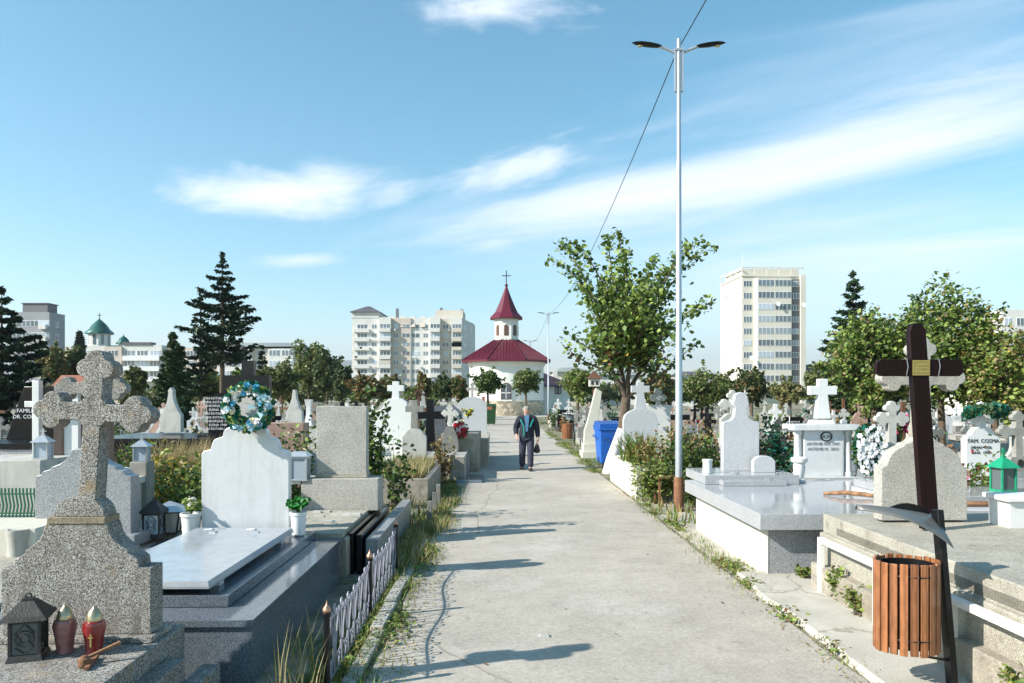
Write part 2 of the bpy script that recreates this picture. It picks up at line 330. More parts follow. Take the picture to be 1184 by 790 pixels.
def blade_mesh(name, base, height, width, mats, wts, parent=None, lean=.35):
    base=np.asarray(base,float); n=len(base)
    h=height*RNG.uniform(.45,1.25,n)[:,None]; a=RNG.uniform(0,2*PI,n); 
    dr=np.stack([np.cos(a),np.sin(a),np.zeros(n)],1); sd=np.stack([-np.sin(a),np.cos(a),np.zeros(n)],1)*width*.5
    ln=dr*h*lean*RNG.uniform(.2,1.6,n)[:,None]; z=np.array([[0,0,1.]])*h
    v=np.empty((n,5,3)); v[:,0]=base-sd; v[:,1]=base+sd; v[:,2]=base+z*.55+ln*.35+sd*.8; v[:,3]=base+z+ln; v[:,4]=base+z*.55+ln*.35-sd*.8
    me=bpy.data.meshes.new(name); idx=np.arange(n)*5
    f4=np.stack([idx,idx+1,idx+2,idx+4],1); f3=np.stack([idx+4,idx+2,idx+3],1)
    me.vertices.add(n*5); me.vertices.foreach_set('co',v.ravel())
    me.loops.add(n*7); li=np.concatenate([f4,f3],1).ravel().astype(np.int32); me.loops.foreach_set('vertex_index',li)
    me.polygons.add(n*2); ls=np.stack([np.arange(n)*7,np.arange(n)*7+4],1).ravel().astype(np.int32); me.polygons.foreach_set('loop_start',ls)
    for m in mats: me.materials.append(m_[m])
    w=np.array(wts)/sum(wts); me.polygons.foreach_set('material_index',np.repeat(RNG.choice(len(mats),n,p=w),2).astype(np.int32)); me.update(calc_edges=True)
    o=bpy.data.objects.new(name,me); COL.objects.link(o)
    if parent is not None: o.parent=parent
    return o
def bez(p0,p1,p2,n):
    p0,p1,p2=map(Vector,(p0,p1,p2)); return [p0*(1-t)**2+p1*2*t*(1-t)+p2*t*t for t in [i/n for i in range(n+1)]]
def broadleaf(label, x, y, H, cr, ch, nleaf=1500, size=.3, mats=('leaf_green','leaf_dark','leaf_light'), wts=(5,4,1.5), group=None, clumps=16, cat='tree', name='leafy_tree', tr=.12, z0=0, hollow=.25, trunkmat='bark'):
    """trunk with limbs reaching clump centres; leaves fill the clumps unevenly"""
    t=thing(name,label,cat,(x,y,z0),random.uniform(0,6),group)
    mb=MB(); zc=H-ch/2; base=max(.15,zc-ch*.42)
    mb.tube([(0,0,-.1),(.03,.02,base*.5),(0,0,base),(.02*H/4,0,zc)],[tr*1.25,tr,tr*.85,tr*.5],8)
    cen=[];out=[]
    for i in range(clumps):
        a=i*2.399+random.uniform(-.3,.3); u=1-2*(i+.5)/clumps
        rr=math.sqrt(max(0,1-u*u)); q=random.uniform(.45,.82)
        c=Vector((math.cos(a)*rr*cr*q,math.sin(a)*rr*cr*q,zc+u*ch*.5*q*random.uniform(.85,1.1))); cen.append((c,random.uniform(.30,.46)))
        mb.tube(bez((0,0,base+random.uniform(0,.3)*ch*.5),(c.x*.4,c.y*.4,(c.z+base)/2+.1*ch),c,4),[tr*.4,tr*.3,tr*.22,tr*.14,tr*.06],5)
    mb.build('trunk',m_[trunkmat],t)
    per=nleaf//clumps
    for c,q in cen:
        d=RNG.normal(size=(per,3)); d/=np.linalg.norm(d,axis=1)[:,None]; rad=RNG.uniform(hollow,1,per)[:,None]**.6*RNG.uniform(.8,1.15,per)[:,None]
        out.append(np.array(c)+d*rad*np.array([cr*q,cr*q,ch*.5*q*1.05]))
    # stray twigs
    ns=max(5,clumps)
    for i in range(ns):
        c,q=random.choice(cen); dr=Vector((c.x,c.y,(c.z-zc)*1.2)).normalized() if c.length>0 else Vector((0,0,1))
        for k in range(18):
            out.append(np.array([c+dr*(cr*q*(.85+k*.045))+Vector((random.gauss(0,.04),random.gauss(0,.04),random.gauss(0,.04)))*cr]))
    leaf_mesh('crown',np.concatenate(out),size,mats,wts,t)
    return t
def conifer(label,x,y,H,rad,dens=1.0,base=.15,mats=('needle_dark','needle'),wts=(3,2),group=None,sparse=0,size=.35,name='spruce_tree',levels=None,droop=.25,double=False,prof=None):
    t=thing(name,label,'tree',(x,y,0),random.uniform(0,6),group)
    mb=MB(); mb.tube([(0,0,-.1),(0,0,H*.5),(0,0,H*.99)],[H*.018,H*.012,H*.002],8); cs=[];ds=[]
    lv=levels or int(H*2.2)
    for i in range(lv):
        f=i/(lv-1); z=H*(base+(1-base)*f*.98); r=rad*(prof(f) if prof else (1-f)**.8*.97+.03)
        nb=max(4,int(7-3*f))
        for k in range(nb):
            if random.random()<sparse: continue
            a=k*2*PI/nb+i*1.1+random.uniform(-.4,.4); L=r*random.uniform(.5,1.15)
            tip=Vector((math.cos(a)*L,math.sin(a)*L,z-droop*L*.45+random.uniform(-.2,.2)+L*.16)); p0=Vector((0,0,z)); mid=Vector((tip.x*.5,tip.y*.5,z-droop*L*.55))
            pts=bez(p0,mid,tip,4); mb.tube(pts,[.03*H/8,.02*H/8,.012*H/8,.008*H/8,.004],4)
            m=max(10,int(L*64*dens)); 
            for j in range(m):
                s=random.uniform(.12,1.03)**.8; q=p0*(1-s)**2+mid*2*s*(1-s)+tip*s*s
                sp=.11*L*(1.15-s)+.05
                cs.append((q.x+random.gauss(0,sp)*.8,q.y+random.gauss(0,sp)*.8,q.z-abs(random.gauss(0,sp*.7)))); ds.append((math.cos(a)*.8,math.sin(a)*.8,-.35))
    mb.build('trunk',m_['bark'],t)
    leaf_mesh('crown',cs,size,mats,wts,t,elong=2.6,dirs=np.array(ds),up=.6)
    return t
def shrub(label,x,y,r,h,n=350,size=.07,mats=('leaf_green','leaf_dark','leaf_light'),wts=(4,3,2),z0=0,cat='shrub',name='shrub',group=None,flowers=None):
    t=thing(name,label,cat,(x,y,z0),0,group); mb=MB(); cs=[]
    for k in range(9):
        a=random.uniform(0,6.28); q=random.uniform(.25,.95); tip=Vector((math.cos(a)*r*q,math.sin(a)*r*q,h*random.uniform(.65,1.05)))
        mb.tube(bez((random.gauss(0,.02),random.gauss(0,.02),0),(tip.x*.3,tip.y*.3,tip.z*.6),tip,4),[.008,.007,.006,.005,.002],4)
        for j in range(n//9):
            s=random.uniform(.2,1.05); p=Vector((tip.x*s,tip.y*s,tip.z*(s**.8)))
            cs.append((p.x+random.gauss(0,r*.2),p.y+random.gauss(0,r*.2),max(.02,p.z+random.gauss(0,h*.1))))
    mb.build('stem',m_['bark'],t); leaf_mesh('foliage',cs,size,mats,wts,t)
    if flowers:
        fm,fn,fs=flowers; fb=MB()
        for _ in range(fn):
            c=random.choice(cs); blossom(fb,(c[0]*1.05,c[1]*1.05,c[2]+.02),fs,0)
        fb.build('blossom',m_[fm],t,smooth=0)
    return t
def blossom(mb,c,r,mi=0,nrm=None,petals=6):
    n=Vector(nrm) if nrm is not None else Vector((random.gauss(0,.6),-.7+random.gauss(0,.4),.6+random.gauss(0,.3)))
    n.normalize(); u=n.orthogonal().normalized(); w=n.cross(u); c=Vector(c)
    for lay,(rr,hh) in enumerate(((1,.12),(.66,.4),(.34,.55))):
        off=random.uniform(0,6)
        for k in range(petals):
            a=off+2*PI*k/petals; d=u*math.cos(a)+w*math.sin(a); s=-u*math.sin(a)+w*math.cos(a)
            p0=c; p1=c+d*r*rr*.6+s*r*rr*.42+n*r*hh*.5; p2=c+d*r*rr+n*r*hh; p3=c+d*r*rr*.6-s*r*rr*.42+n*r*hh*.5
            mb.add([p0,p1,p2,p3],[(0,1,2,3)],mi)
# ------------------------------------------------------------------ camera, light, sky
cam=bpy.data.cameras.new('camera'); co=bpy.data.objects.new('camera',cam); COL.objects.link(co); SC.camera=co
co.location=(0,0,HC); co.rotation_euler=(R(90),0,0); cam.sensor_width=36; cam.lens=36*F/1184; cam.shift_y=62/1184; cam.clip_end=12000; cam.clip_start=.05
sd=Vector((math.cos(SUN_EL)*math.cos(SUN_AZ),math.cos(SUN_EL)*math.sin(SUN_AZ),-math.sin(SUN_EL)))
sl=bpy.data.lights.new('sun','SUN'); sl.energy=4.6; sl.angle=R(.53); sl.color=(1,.945,.86)
so=bpy.data.objects.new('sun',sl); COL.objects.link(so); so.rotation_euler=sd.to_track_quat('-Z','Y').to_euler(); so.location=(-30,-15,30)
SC.view_settings.view_transform='Standard'; SC.view_settings.look='None'; SC.view_settings.gamma=1; SC.view_settings.exposure=.94; SC.view_settings.use_curve_mapping=False
SC.cycles.max_bounces=6; SC.cycles.transparent_max_bounces=4; SC.cycles.caustics_reflective=False; SC.cycles.caustics_refractive=False
w=bpy.data.worlds.new('World'); SC.world=w; w.use_nodes=True; nt=w.node_tree; N=nt.nodes; L=nt.links
bg=N['Background']; bg.inputs[1].default_value=.10
sky=N.new('ShaderNodeTexSky'); sky.sky_type='NISHITA'; sky.sun_disc=False; sky.sun_elevation=SUN_EL; sky.sun_rotation=math.atan2(-sd.x,-sd.y); sky.altitude=100; sky.air_density=1.0; sky.dust_density=.3; sky.ozone_density=1.6
tint=N.new('ShaderNodeMix'); tint.data_type='RGBA'; tint.blend_type='MULTIPLY'; tint.inputs[0].default_value=1; tint.inputs[7].default_value=(1,1,1,1); hs=N.new('ShaderNodeHueSaturation'); hs.inputs['Hue'].default_value=.475; hs.inputs['Saturation'].default_value=1.22; hs.inputs['Value'].default_value=1.08; L.new(sky.outputs[0],hs.inputs['Color']); L.new(hs.outputs[0],tint.inputs[6])
tc=N.new('ShaderNodeTexCoord'); sx=N.new('ShaderNodeSeparateXYZ'); L.new(tc.outputs['Generated'],sx.inputs[0])
def MA(op,a,b=None,c=None,clamp=False):
    n=N.new('ShaderNodeMath'); n.operation=op; n.use_clamp=clamp
    for i,q in enumerate((a,b,c)):
        if q is None: continue
        if hasattr(q,'links'): L.new(q,n.inputs[i])
        else: n.inputs[i].default_value=q
    return n.outputs[0]
yy=MA('MAXIMUM',sx.outputs[1],.04); U=MA('DIVIDE',sx.outputs[0],yy); V=MA('DIVIDE',sx.outputs[2],yy)
def cloud(px,py,rx,ry,ang,amp,ns,nk,soft,stretch=.28):
    """one cloud by its compass direction and height above the horizon"""
    u0=(px-CX)/F; v0=(HY-py)/F; c,s=math.cos(R(ang)),math.sin(R(ang))
    du=MA('SUBTRACT',U,u0); dv=MA('SUBTRACT',V,v0)
    a=MA('ADD',MA('MULTIPLY',du,c),MA('MULTIPLY',dv,s)); b=MA('SUBTRACT',MA('MULTIPLY',dv,c),MA('MULTIPLY',du,s))
    d=MA('SQRT',MA('ADD',MA('POWER',MA('ABSOLUTE',MA('DIVIDE',a,rx/F)),2),MA('POWER',MA('ABSOLUTE',MA('DIVIDE',b,ry/F)),2)))
    cb=N.new('ShaderNodeCombineXYZ'); L.new(MA('MULTIPLY',a,stretch),cb.inputs[0]); L.new(b,cb.inputs[1]); cb.inputs[2].default_value=px*.01
    n=N.new('ShaderNodeTexNoise'); n.inputs['Scale'].default_value=ns; n.inputs['Detail'].default_value=9; n.inputs['Roughness'].default_value=.62; n.inputs['Distortion'].default_value=.35; L.new(cb.outputs[0],n.inputs['Vector'])
    q=MA('ADD',MA('SUBTRACT',1.17,d),MA('MULTIPLY',MA('SUBTRACT',n.outputs['Fac'],.5),nk))
    mr=N.new('ShaderNodeMapRange'); mr.interpolation_type='SMOOTHSTEP'; L.new(q,mr.inputs[0]); mr.inputs[1].default_value=0; mr.inputs[2].default_value=soft; mr.inputs[3].default_value=0; mr.inputs[4].default_value=amp
    return mr.outputs[0]
cl=[cloud(560,14,112,30,2,.85,15,3.0,1.3,.42),cloud(335,222,125,30,-1,.9,15,2.6,1.2,.40),cloud(610,190,150,22,14,.75,18,3.4,1.3,.28),cloud(452,222,40,14,8,.4,20,3.4,1.4,.4),
    cloud(930,178,450,60,12,.88,13,3.8,1.7,.11),cloud(770,228,300,40,8,.75,13,3.2,1.5,.16),cloud(1130,118,350,52,16,.65,12,3.4,1.6,.12),cloud(1080,285,420,34,6,.75,13,3.2,1.6,.12),
    cloud(345,300,60,9,0,.6,20,3,1.4,.25),cloud(572,282,60,11,8,.5,18,3,1.4,.3),cloud(1010,20,330,22,10,.22,12,3.5,1.6,.12),cloud(1000,350,460,55,2,.5,9,2.4,1.8,.2),
    cloud(480,250,160,22,20,.22,16,3.4,1.6,.16),cloud(700,410,700,34,0,.3,6,1.2,1.8,.2),cloud(980,200,430,95,11,.62,8,3.4,2.0,.12),cloud(1060,310,460,70,6,.65,8,3.0,2.0,.13),cloud(1080,60,320,60,14,.35,9,3.6,2.0,.12),cloud(850,330,330,50,4,.3,8,3.0,2.0,.15),cloud(680,225,190,26,12,.55,14,3.6,1.6,.16)]
acc=cl[0]
for q in cl[1:]:
    acc=MA('SUBTRACT',1.0,MA('MULTIPLY',MA('SUBTRACT',1.0,acc),MA('SUBTRACT',1.0,q)))
acc=MA('MULTIPLY',acc,MA('GREATER_THAN',sx.outputs[2],0.0)); acc=MA('MULTIPLY',acc,MA('GREATER_THAN',sx.outputs[1],0.04))
mixc=N.new('ShaderNodeMix'); mixc.data_type='RGBA'; L.new(acc,mixc.inputs[0]); L.new(tint.outputs[2],mixc.inputs[6]); mixc.inputs[7].default_value=(6.4,6.7,7.4,1)
L.new(mixc.outputs[2],bg.inputs[0])

# ------------------------------------------------------------------ ground, path, pavements
SL=-.018
def st(o): return tag(o,kind='structure')
def sheet(name,poly,z,mat,sub=None):
    mb=MB(); mb.add([(x,y,z) for x,y in poly],[tuple(range(len(poly)))]); return st(mb.build(name,m_[mat],smooth=0))
def gridsheet(name,x0,x1,y0,y1,nx,ny,fz,mat):
    vs=[];fs=[]
    for j in range(ny+1):
        for i in range(nx+1):
            x=x0+(x1-x0)*i/nx; y=y0+(y1-y0)*j/ny; vs.append((x,y,fz(x,y)))
    for j in range(ny):
        for i in range(nx): a=j*(nx+1)+i; fs.append((a,a+1,a+nx+2,a+nx+1))
    mb=MB(); mb.add(vs,fs); return st(mb.build(name,m_[mat],smooth=60))
sheet('ground',[(-6000,-400),(6000,-400),(6000,8000),(-6000,8000)],0,'soil')
def edge(xa,ya,yb,n,amp,seed,sgn):   # a slightly ragged edge that runs along the path
    return [(xa+SL*y+amp*mnoise.noise(Vector((y*1.3,seed,0)))+amp*.5*mnoise.noise(Vector((y*6,seed,3))),y) for y in [ya+(yb-ya)*i/n for i in range(n+1)]]
le=edge(-.90,-4,69,300,.05,1.3,1); re=edge(2.55,-4,69,300,.05,5.1,1)
mb=MB(); n=len(le)
mb.add([(x,y,.012) for x,y in le]+[(x,y,.012) for x,y in re],[(i,i+n,i+n+1,i+1) for i in range(n-1)])
st(mb.build('path',m_['path_concrete'],smooth=0))
sheet('churchyard_pavement',[(-9,69),(9,69),(9,84),(-9,84)],.016,'pavement')
# left kerb: short cast lengths, some sunk
mb=MB(); y=2.5
while y<9.5:
    l=random.uniform(.7,.95); xx=-1.03+SL*y+random.uniform(-.012,.012); h=.045+random.uniform(-.015,.015)
    mb.frus(xx-.06,xx+.065,y,y+l-.015,-.1,h,.008,.006); y+=l
st(mb.build('kerb',m_['kerb_concrete'],bevel=.008))
# right pavement by the railing, worn outer edge
mb=MB(); e=edge(2.62,1.5,8.3,60,.05,9.2,1); e2=[(3.6+SL*y,y) for _,y in e]; n=len(e)
mb.add([(x,y,.055) for x,y in e]+[(x,y,.055) for x,y in e2]+[(x-.03,y,-.02) for x,y in e],[(i,i+n,i+n+1,i+1) for i in range(n-1)]+[(i+2*n,i,i+1,i+1+2*n) for i in range(n-1)])
st(mb.build('pavement',m_['pavement'],smooth=30))
mb=MB(); e=edge(2.60,8.4,15,50,.06,4.2,1); e2=[(4.6+SL*y,y) for _,y in e]; n=len(e)
mb.add([(x,y,.010) for x,y in e]+[(x,y,.010) for x,y in e2],[(i,i+n,i+n+1,i+1) for i in range(n-1)])
st(mb.build('verge_pavement',m_['pavement'],smooth=0))
# a low ridge far behind the town
def ridge(name,D,pts,mat,dep=900):
    mb=MB(); vs=[];n=len(pts)
    for px,py in pts: x,_,z=W(px,py,D); vs.append((x,D,z))
    for px,py in pts: x,_,z=W(px,py,D); vs.append((x*.98,D-dep,-1))
    for px,py in pts: x,_,z=W(px,py,D); vs.append((x,D+dep,-1))
    mb.add(vs,[(i+n,i+n+1,i+1,i) for i in range(n-1)]+[(i,i+1,i+1+2*n,i+2*n) for i in range(n-1)]); return st(mb.build(name,m_[mat],smooth=60))
pts=[(x,420+9*mnoise.noise(Vector((x*.004,1,0)))+3*mnoise.noise(Vector((x*.02,4,0)))+(16 if x>620 else 0)) for x in range(-500,1700,20)]
ridge('hills',5200,pts,'hill')

# ------------------------------------------------------------------ small kit
def ring(mb,c,r,tr,seg=14,mi=0,ax='y'):
    pts=[]
    for k in range(seg+1):
        a=2*PI*k/seg
        pts.append((c[0]+r*math.cos(a),c[1]+(0 if ax=='y' else r*math.sin(a)),c[2]+(r*math.sin(a) if ax=='y' else 0)))
    return mb.tube(pts,tr,5,mi)
def handle(parent,x,y,z,rz=0):
    mb=MB(); mb.box(-.035,.035,-.02,.02,0,.012); mb.box(-.008,.008,-.006,.006,0,.035)
    mb.tube([(-.09,0,.012),(-.08,-.01,.028),(0,-.015,.036),(.02,0,.03)],.006,6)
    return mb.xf(Matrix.Translation((x,y,z))@Matrix.Rotation(rz,4,'Z')).build('handle',m_['silver_metal'],parent)
ALN=-SL   # rotation that lines a tomb up with the path

# big terrazzo cross at the left edge ------------------------------------------------
def zz(y,D): return HC-(y-HY)/F*D
D=4.6; s=D/F; ZS=.515
t=thing('cross_monument','large grainy concrete cross with clover ends on a curved stone behind the black lantern','gravestone',(wx(88,D),D,0),ALN)
half=[(86*s,ZS+.02),(86*s,zz(657,D)),(72*s,zz(657,D)),(71*s,zz(648,D)),(66*s,zz(644,D)),(60*s,zz(641,D))]+curve_pts((58*s,zz(636,D)),(36*s,zz(607,D)),-.14)+[(33*s,zz(605,D))]
MB().prism(sym(half),0,.165).build('headstone',m_['terrazzo'],t,bevel=.006)
MB().box(-33*s,34*s,-.006,.17,zz(606,D),zz(598,D)).build('band',m_['ochre_band'],t,bevel=.004)
dome=[(x+2*s,zz(598,D)+(z-zz(598,D))*.8) for x,z in sym([(30*s,zz(598,D))]+arc(0,zz(598,D),30*s,10,90,8)[0:8]+[(0,zz(598,D)+30*s*.92)])]
MB().prism(dome,.01,.155).build('cap',m_['terrazzo'],t,bevel=.005)
cr=MB(); cr.prism(trefoil_cross(.055,.365,.385,.60,.058,.10),-.062,.062)
cr.xf(Matrix.Translation((.085,.085,zz(477,D)))@Matrix.Rotation(R(3.5),4,'Y')).build('cross',m_['terrazzo'],t,bevel=.006)
MB().box(-1.1,.52,-1.5,.34,0,ZS-.02).build('slab',m_['terrazzo'],t,bevel=.008)
MB().box(-.50,.485,-.06,.25,ZS-.018,ZS+.02).build('plinth',m_['terrazzo'],t,bevel=.006)
MB().box(.522,.64,-1.5,.06,0,.37).build('step',m_['terrazzo'],t,bevel=.008)
MB().box(.642,.76,-1.5,.32,0,.24).build('step',m_['terrazzo'],t,bevel=.008)

# lantern and candles on its slab
def lantern(name,label,loc,w,h,mat,glass,rz=0,group=None):
    t=thing(name,label,'grave lantern',loc,rz,group); a=w/2
    b=MB(); b.frus(-a,a,-a,a,0,h*.10,a*.12,a*.12)
    for sx_ in (-1,1):
        for sy in (-1,1): b.box(sx_*a*.8-a*.08,sx_*a*.8+a*.08,sy*a*.8-a*.08,sy*a*.8+a*.08,h*.1,h*.62)
    b.box(-a*.88,a*.88,-a*.88,a*.88,h*.60,h*.66)
    for k in range(4):     # scroll work in front of the panes
        M=Matrix.Rotation(k*PI/2,4,'Z'); sc=MB()
        for q in (-1,1):
            sc.tube([(q*a*.05,-a*.84,h*.13),(q*a*.5,-a*.84,h*.22),(q*a*.2,-a*.84,h*.33),(q*a*.52,-a*.84,h*.45),(q*a*.05,-a*.84,h*.58)],a*.045,4)
        ring(sc,(0,-a*.84,h*.36),a*.28,a*.035,10); ring(sc,(0,-a*.84,h*.36),a*.5,a*.03,12); sc.xf(M); b.add(sc.v,sc.f)
    b.build('frame',m_[mat],t)
    MB().box(-a*.74,a*.74,-a*.74,a*.74,h*.1,h*.6).build('glass',m_[glass],t)
    r=MB(); r.frus(-a*1.28,a*1.28,-a*1.28,a*1.28,h*.66,h*.72,a*.12,a*.12); r.frus(-a*1.1,a*1.1,-a*1.1,a*1.1,h*.72,h*.93,a*.72,a*.72); r.box(-a*.3,a*.3,-a*.3,a*.3,h*.93,h*.965)
    r.build('roof',m_[mat],t); ring(MB(),(0,0,h),a*.16,a*.05).build('ring',m_[mat],t); return t
lantern('lantern','square black metal lantern with openwork sides before the large grainy cross',(wx(33,4.32),4.32,ZS-.02),.185,.355,'dark_metal','lamp_glass',R(18))
def candle(label,x,y,z,h,mat,cross):
    t=thing('candle_lamp',label,'grave candle',(x,y,z),R(10)); r=h*.2
    MB().lathe([(r*.8,0),(r*.85,.02*h),(r*.78,.1*h),(r*.95,.35*h),(r*1.15,.55*h),(r*.98,.68*h),(r*.72,.70*h)],seg=20).build('glass_body',m_[mat],t)
    MB().lathe([(r*.78,.70*h),(r*.78,.74*h),(r*.70,.80*h),(r*.5,.9*h),(r*.18,.95*h),(r*.1,h)],seg=20).build('cap',m_['gold_cap'],t)
    if cross: MB().box(-.004,.004,-r*1.06,-r*.9,h*.2,h*.52).box(-.014,.014,-r*1.055,-r*.9,h*.38,h*.40).build('cross_mark',m_['gold_paint'],t)
candle('faded pink glass candle lamp with a dull gold cap, beside the black lantern',wx(75,4.4),4.4,ZS-.02,.285,'faded_glass',0)
candle('deep red glass candle lamp with a gold cap and a gold cross',wx(109,4.38),4.38,ZS-.02,.28,'red_glass',1)
t=thing('wooden_cross','small brown wooden cross fallen over in front of the red candle lamp','cross',(wx(104,4.2),4.2,ZS-.005),R(20))
MB().bar((-.06,0,.008),(.15,.03,.085),.024,.016).build('crossbar',m_['log_wood'],t,bevel=.002)
MB().bar((0,-.11,.0),(.018,.10,.0),.026,.018).build('shaft',m_['rust'],t,bevel=.002)
MB().lathe([(.024,-.012),(.033,.0),(.03,.035),(.014,.052)],(-.02,-.04,0),12).build('candle_stub',m_['rust'],t)

# blue granite tomb with marble slab and headstone -----------------------------------
K=1.165
def kz(z): return HC-(HC-z)*K
t=thing('marble_tomb','blue granite tomb with a white marble slab and white stepped headstone under a flower wreath','tomb',(-2.34*K,4.43*K,0),ALN)
def kb(x0,x1,y0,y1,z0,z1,name,mat,bev,par=None): return MB().box(x0*K,x1*K,y0*K,y1*K,(kz(z0) if z0>0 else 0),kz(z1)).build(name,m_[mat],par or t,bevel=bev)
kb(-.80,.80,.02,2.52,0,.625,'base','granite_blue',.003)
kb(-.81,.81,.0,2.56,.627,.67,'coping','granite_blue',.004)
kb(-.56,.57,.27,2.52,.672,.745,'tier','granite_blue',.004)
for sx_ in (-.36,.40):
    for sy in (.5,1.9): kb(sx_-.03,sx_+.03,sy,sy+.08,.747,.786,'spacer','marble',0)
sb=MB(); sb.box(-.40*K,.455*K,.26*K,2.2*K,kz(.788),kz(.80)); sb.frus(-.40*K,.455*K,.26*K,2.2*K,kz(.80),kz(.835),.014,.014); sb.build('slab',m_['marble_polished'],t,bevel=.003)
for hx,hy in ((-.02,.55),(-.16,1.95),(.20,1.95)): handle(t,hx*K,hy*K,kz(.835),R(-10))
D=6.70*K; s=D/F; z0=kz(.747)
half=[(50.5*s,z0),(50.5*s,zz(525,D)),(48*s,zz(522,D)),(40*s,zz(520,D))]+curve_pts((39*s,zz(516,D)),(29*s,zz(506,D)),.2,5)+curve_pts((26*s,zz(505,D)),(18*s,zz(494,D)),.2,5)+[(14*s,zz(490,D)),(12*s,zz(470,D)),(12*s,zz(452,D)),(8*s,zz(445,D)),(0,zz(443,D))]
MB().prism(sym(half),0,.10).build('headstone',m_['marble'],t,bevel=.006,loc=(-.005,2.30*K,0))
# flower wreath
def wreath(label,loc,r,tr,leafm,lw,fl,nf,fr,name='wreath',tilt=0,flat=False,cat='wreath',nl=420,ls=.05,group=None):
    t=thing(name,label,cat,loc,0,group); t.rotation_euler=(R(tilt),0,0)
    c=[]
    for i in range(nl):
        a=random.uniform(0,2*PI); b=random.uniform(0,2*PI); q=tr*random.uniform(.7,1.25)
        c.append(((r+q*math.cos(b))*math.cos(a),q*math.sin(b)*.8,(r+q*math.cos(b))*math.sin(a)))
    rb=MB(); ring(rb,(0,0,0),r,tr*.7,24); rb.build('ring',m_[leafm[0]],t)
    leaf_mesh('leaves',c,ls,leafm,lw,t)
    for mat,n_ in fl:
        for i in range(n_):
            a=random.uniform(0,2*PI); q=random.uniform(-.8,.8)*tr; fb=MB()
            blossom(fb,((r+q)*math.cos(a),-tr*random.uniform(.6,1.0),(r+q)*math.sin(a)),fr*random.uniform(.8,1.2),0,nrm=(q/tr*.5*math.cos(a)+random.gauss(0,.2),-1,.25+random.gauss(0,.2)))
            fb.build('blossom',m_[mat],t,smooth=0)
    return t
x,_,z=W(287,471,6.62*K)
wr=wreath('round wreath of blue, white and green flowers hung on the white marble headstone',(x,6.62*K,z),.190,.062,['leaf_light','bush_green','fern_teal'],[2,1,7],[('petal_white',22),('petal_blue',8),('petal_sky',16),('petal_cream',5)],0,.040,nl=700)
MB().add([(.12,-.10,-.04),(.19,-.11,-.07),(.16,-.10,-.12)],[(0,1,2)]).add([(.12,-.10,0),(.05,-.11,.04),(.02,-.10,-.02)],[(0,1,2)]).build('ribbon',m_['petal_sky'],wr,smooth=0)
# vases on the tomb
def vase(label,loc,h,r,mat,prof=None,name='vase'):
    t=thing(name,label,'vase',loc); p=prof or [(.62,0),(.75,.05),(.8,.3),(.86,.7),(.9,.86),(1.0,.88),(1.0,1),(.85,1),(.8,.9)]
    MB().lathe([(r*a,h*b) for a,b in p],seg=20).build('body',m_[mat],t); return t
def bunch(label,loc,r,h,leaf,lw,fl=(),n=160,size=.05,name='flowers',cat='flowers',group=None):
    t=thing(name,label,cat,loc,0,group); c=[]; mb=MB()
    for i in range(12):
        a=random.uniform(0,6.28); q=random.uniform(.1,1); tip=(math.cos(a)*r*q,math.sin(a)*r*q,h*random.uniform(.6,1)); mb.tube([(0,0,-.02),(tip[0]*.4,tip[1]*.4,tip[2]*.6),tip],.004,4)
        for k in range(n//12): s_=random.uniform(.45,1.05); c.append((tip[0]*s_+random.gauss(0,r*.15),tip[1]*s_+random.gauss(0,r*.15),tip[2]*s_))
    mb.build('stem',m_['leaf_dark'],t); leaf_mesh('leaves',c,size,leaf,lw,t)
    for mat,k,fr in fl:
        fb=MB()
        for i in range(k):
            p=random.choice(c); blossom(fb,(p[0]*1.1,p[1]*1.1-.01,p[2]+.01),fr)
        fb.build('blossom',m_[mat],t,smooth=0)
    return t
ZT=kz(.747); DV=6.72*K
vase('white ceramic pot on the blue granite tomb, right of its headstone',(wx(345,DV),DV,ZT),.245,.088,'white_ceramic')
bunch('bright green leaves growing from the white ceramic pot right of the marble headstone',(wx(345,DV),DV,ZT+.235),.12,.15,['vivid_green','leaf_green'],[4,1],n=240,size=.055,name='pot_plant',cat='plant')
vase('white marble urn on the blue granite tomb, left of its headstone',(wx(221,DV),DV,ZT),.235,.11,'marble_white')
bunch('small cream flowers in the marble urn left of the marble headstone',(wx(221,DV),DV,ZT+.22),.13,.15,['leaf_light','leaf_green'],[3,2],[('petal_cream',12,.026),('petal_white',8,.024)],n=150,size=.04)

# second cross monument, grey ---------------------------------------------------------
D=6.6*K; s=D/F; Z1=kz(.70)
t=thing('cross_monument','grey stone monument with stepped shoulders standing just behind the large grainy cross','gravestone',(wx(96,D),D,0),ALN)
half=[(55*s,Z1),(55*s,zz(551,D)),(48*s,zz(549,D)),(46*s,zz(545,D)),(38*s,zz(543,D))]+curve_pts((36*s,zz(540,D)),(12*s,zz(519,D)),-.14)
MB().prism(sym(half),0,.18).build('headstone',m_['granite_grey'],t,bevel=.006)
cr=MB(); cr.prism(trefoil_cross(.06,.37,.36,.66,.06,.11),0,.11); cr.xf(Matrix.Translation((.055,.03,zz(449,D)))).build('cross',m_['terrazzo'],t,bevel=.006)
MB().box(-.60,.57,-.1,.28,Z1-.02,Z1+.10).build('plinth',m_['granite_grey'],t,bevel=.006)
MB().box(-1.0,.60,-2.6,.34,0,Z1-.05).build('base',m_['rough_cement'],t,bevel=.01)
MB().box(-1.02,.62,-2.64,-.11,Z1-.048,Z1).build('slab',m_['terrazzo_warm'],t,bevel=.008)
handle(t,-.32,-.42,Z1,R(5))
vase('plain marble pot on the slab left of the large grainy cross',(wx(21,6.1*K),6.1*K,Z1),.25,.10,'marble_aged',[(.85,0),(.88,.6),(1,.8),(1,1),(.85,1),(.8,.9)])

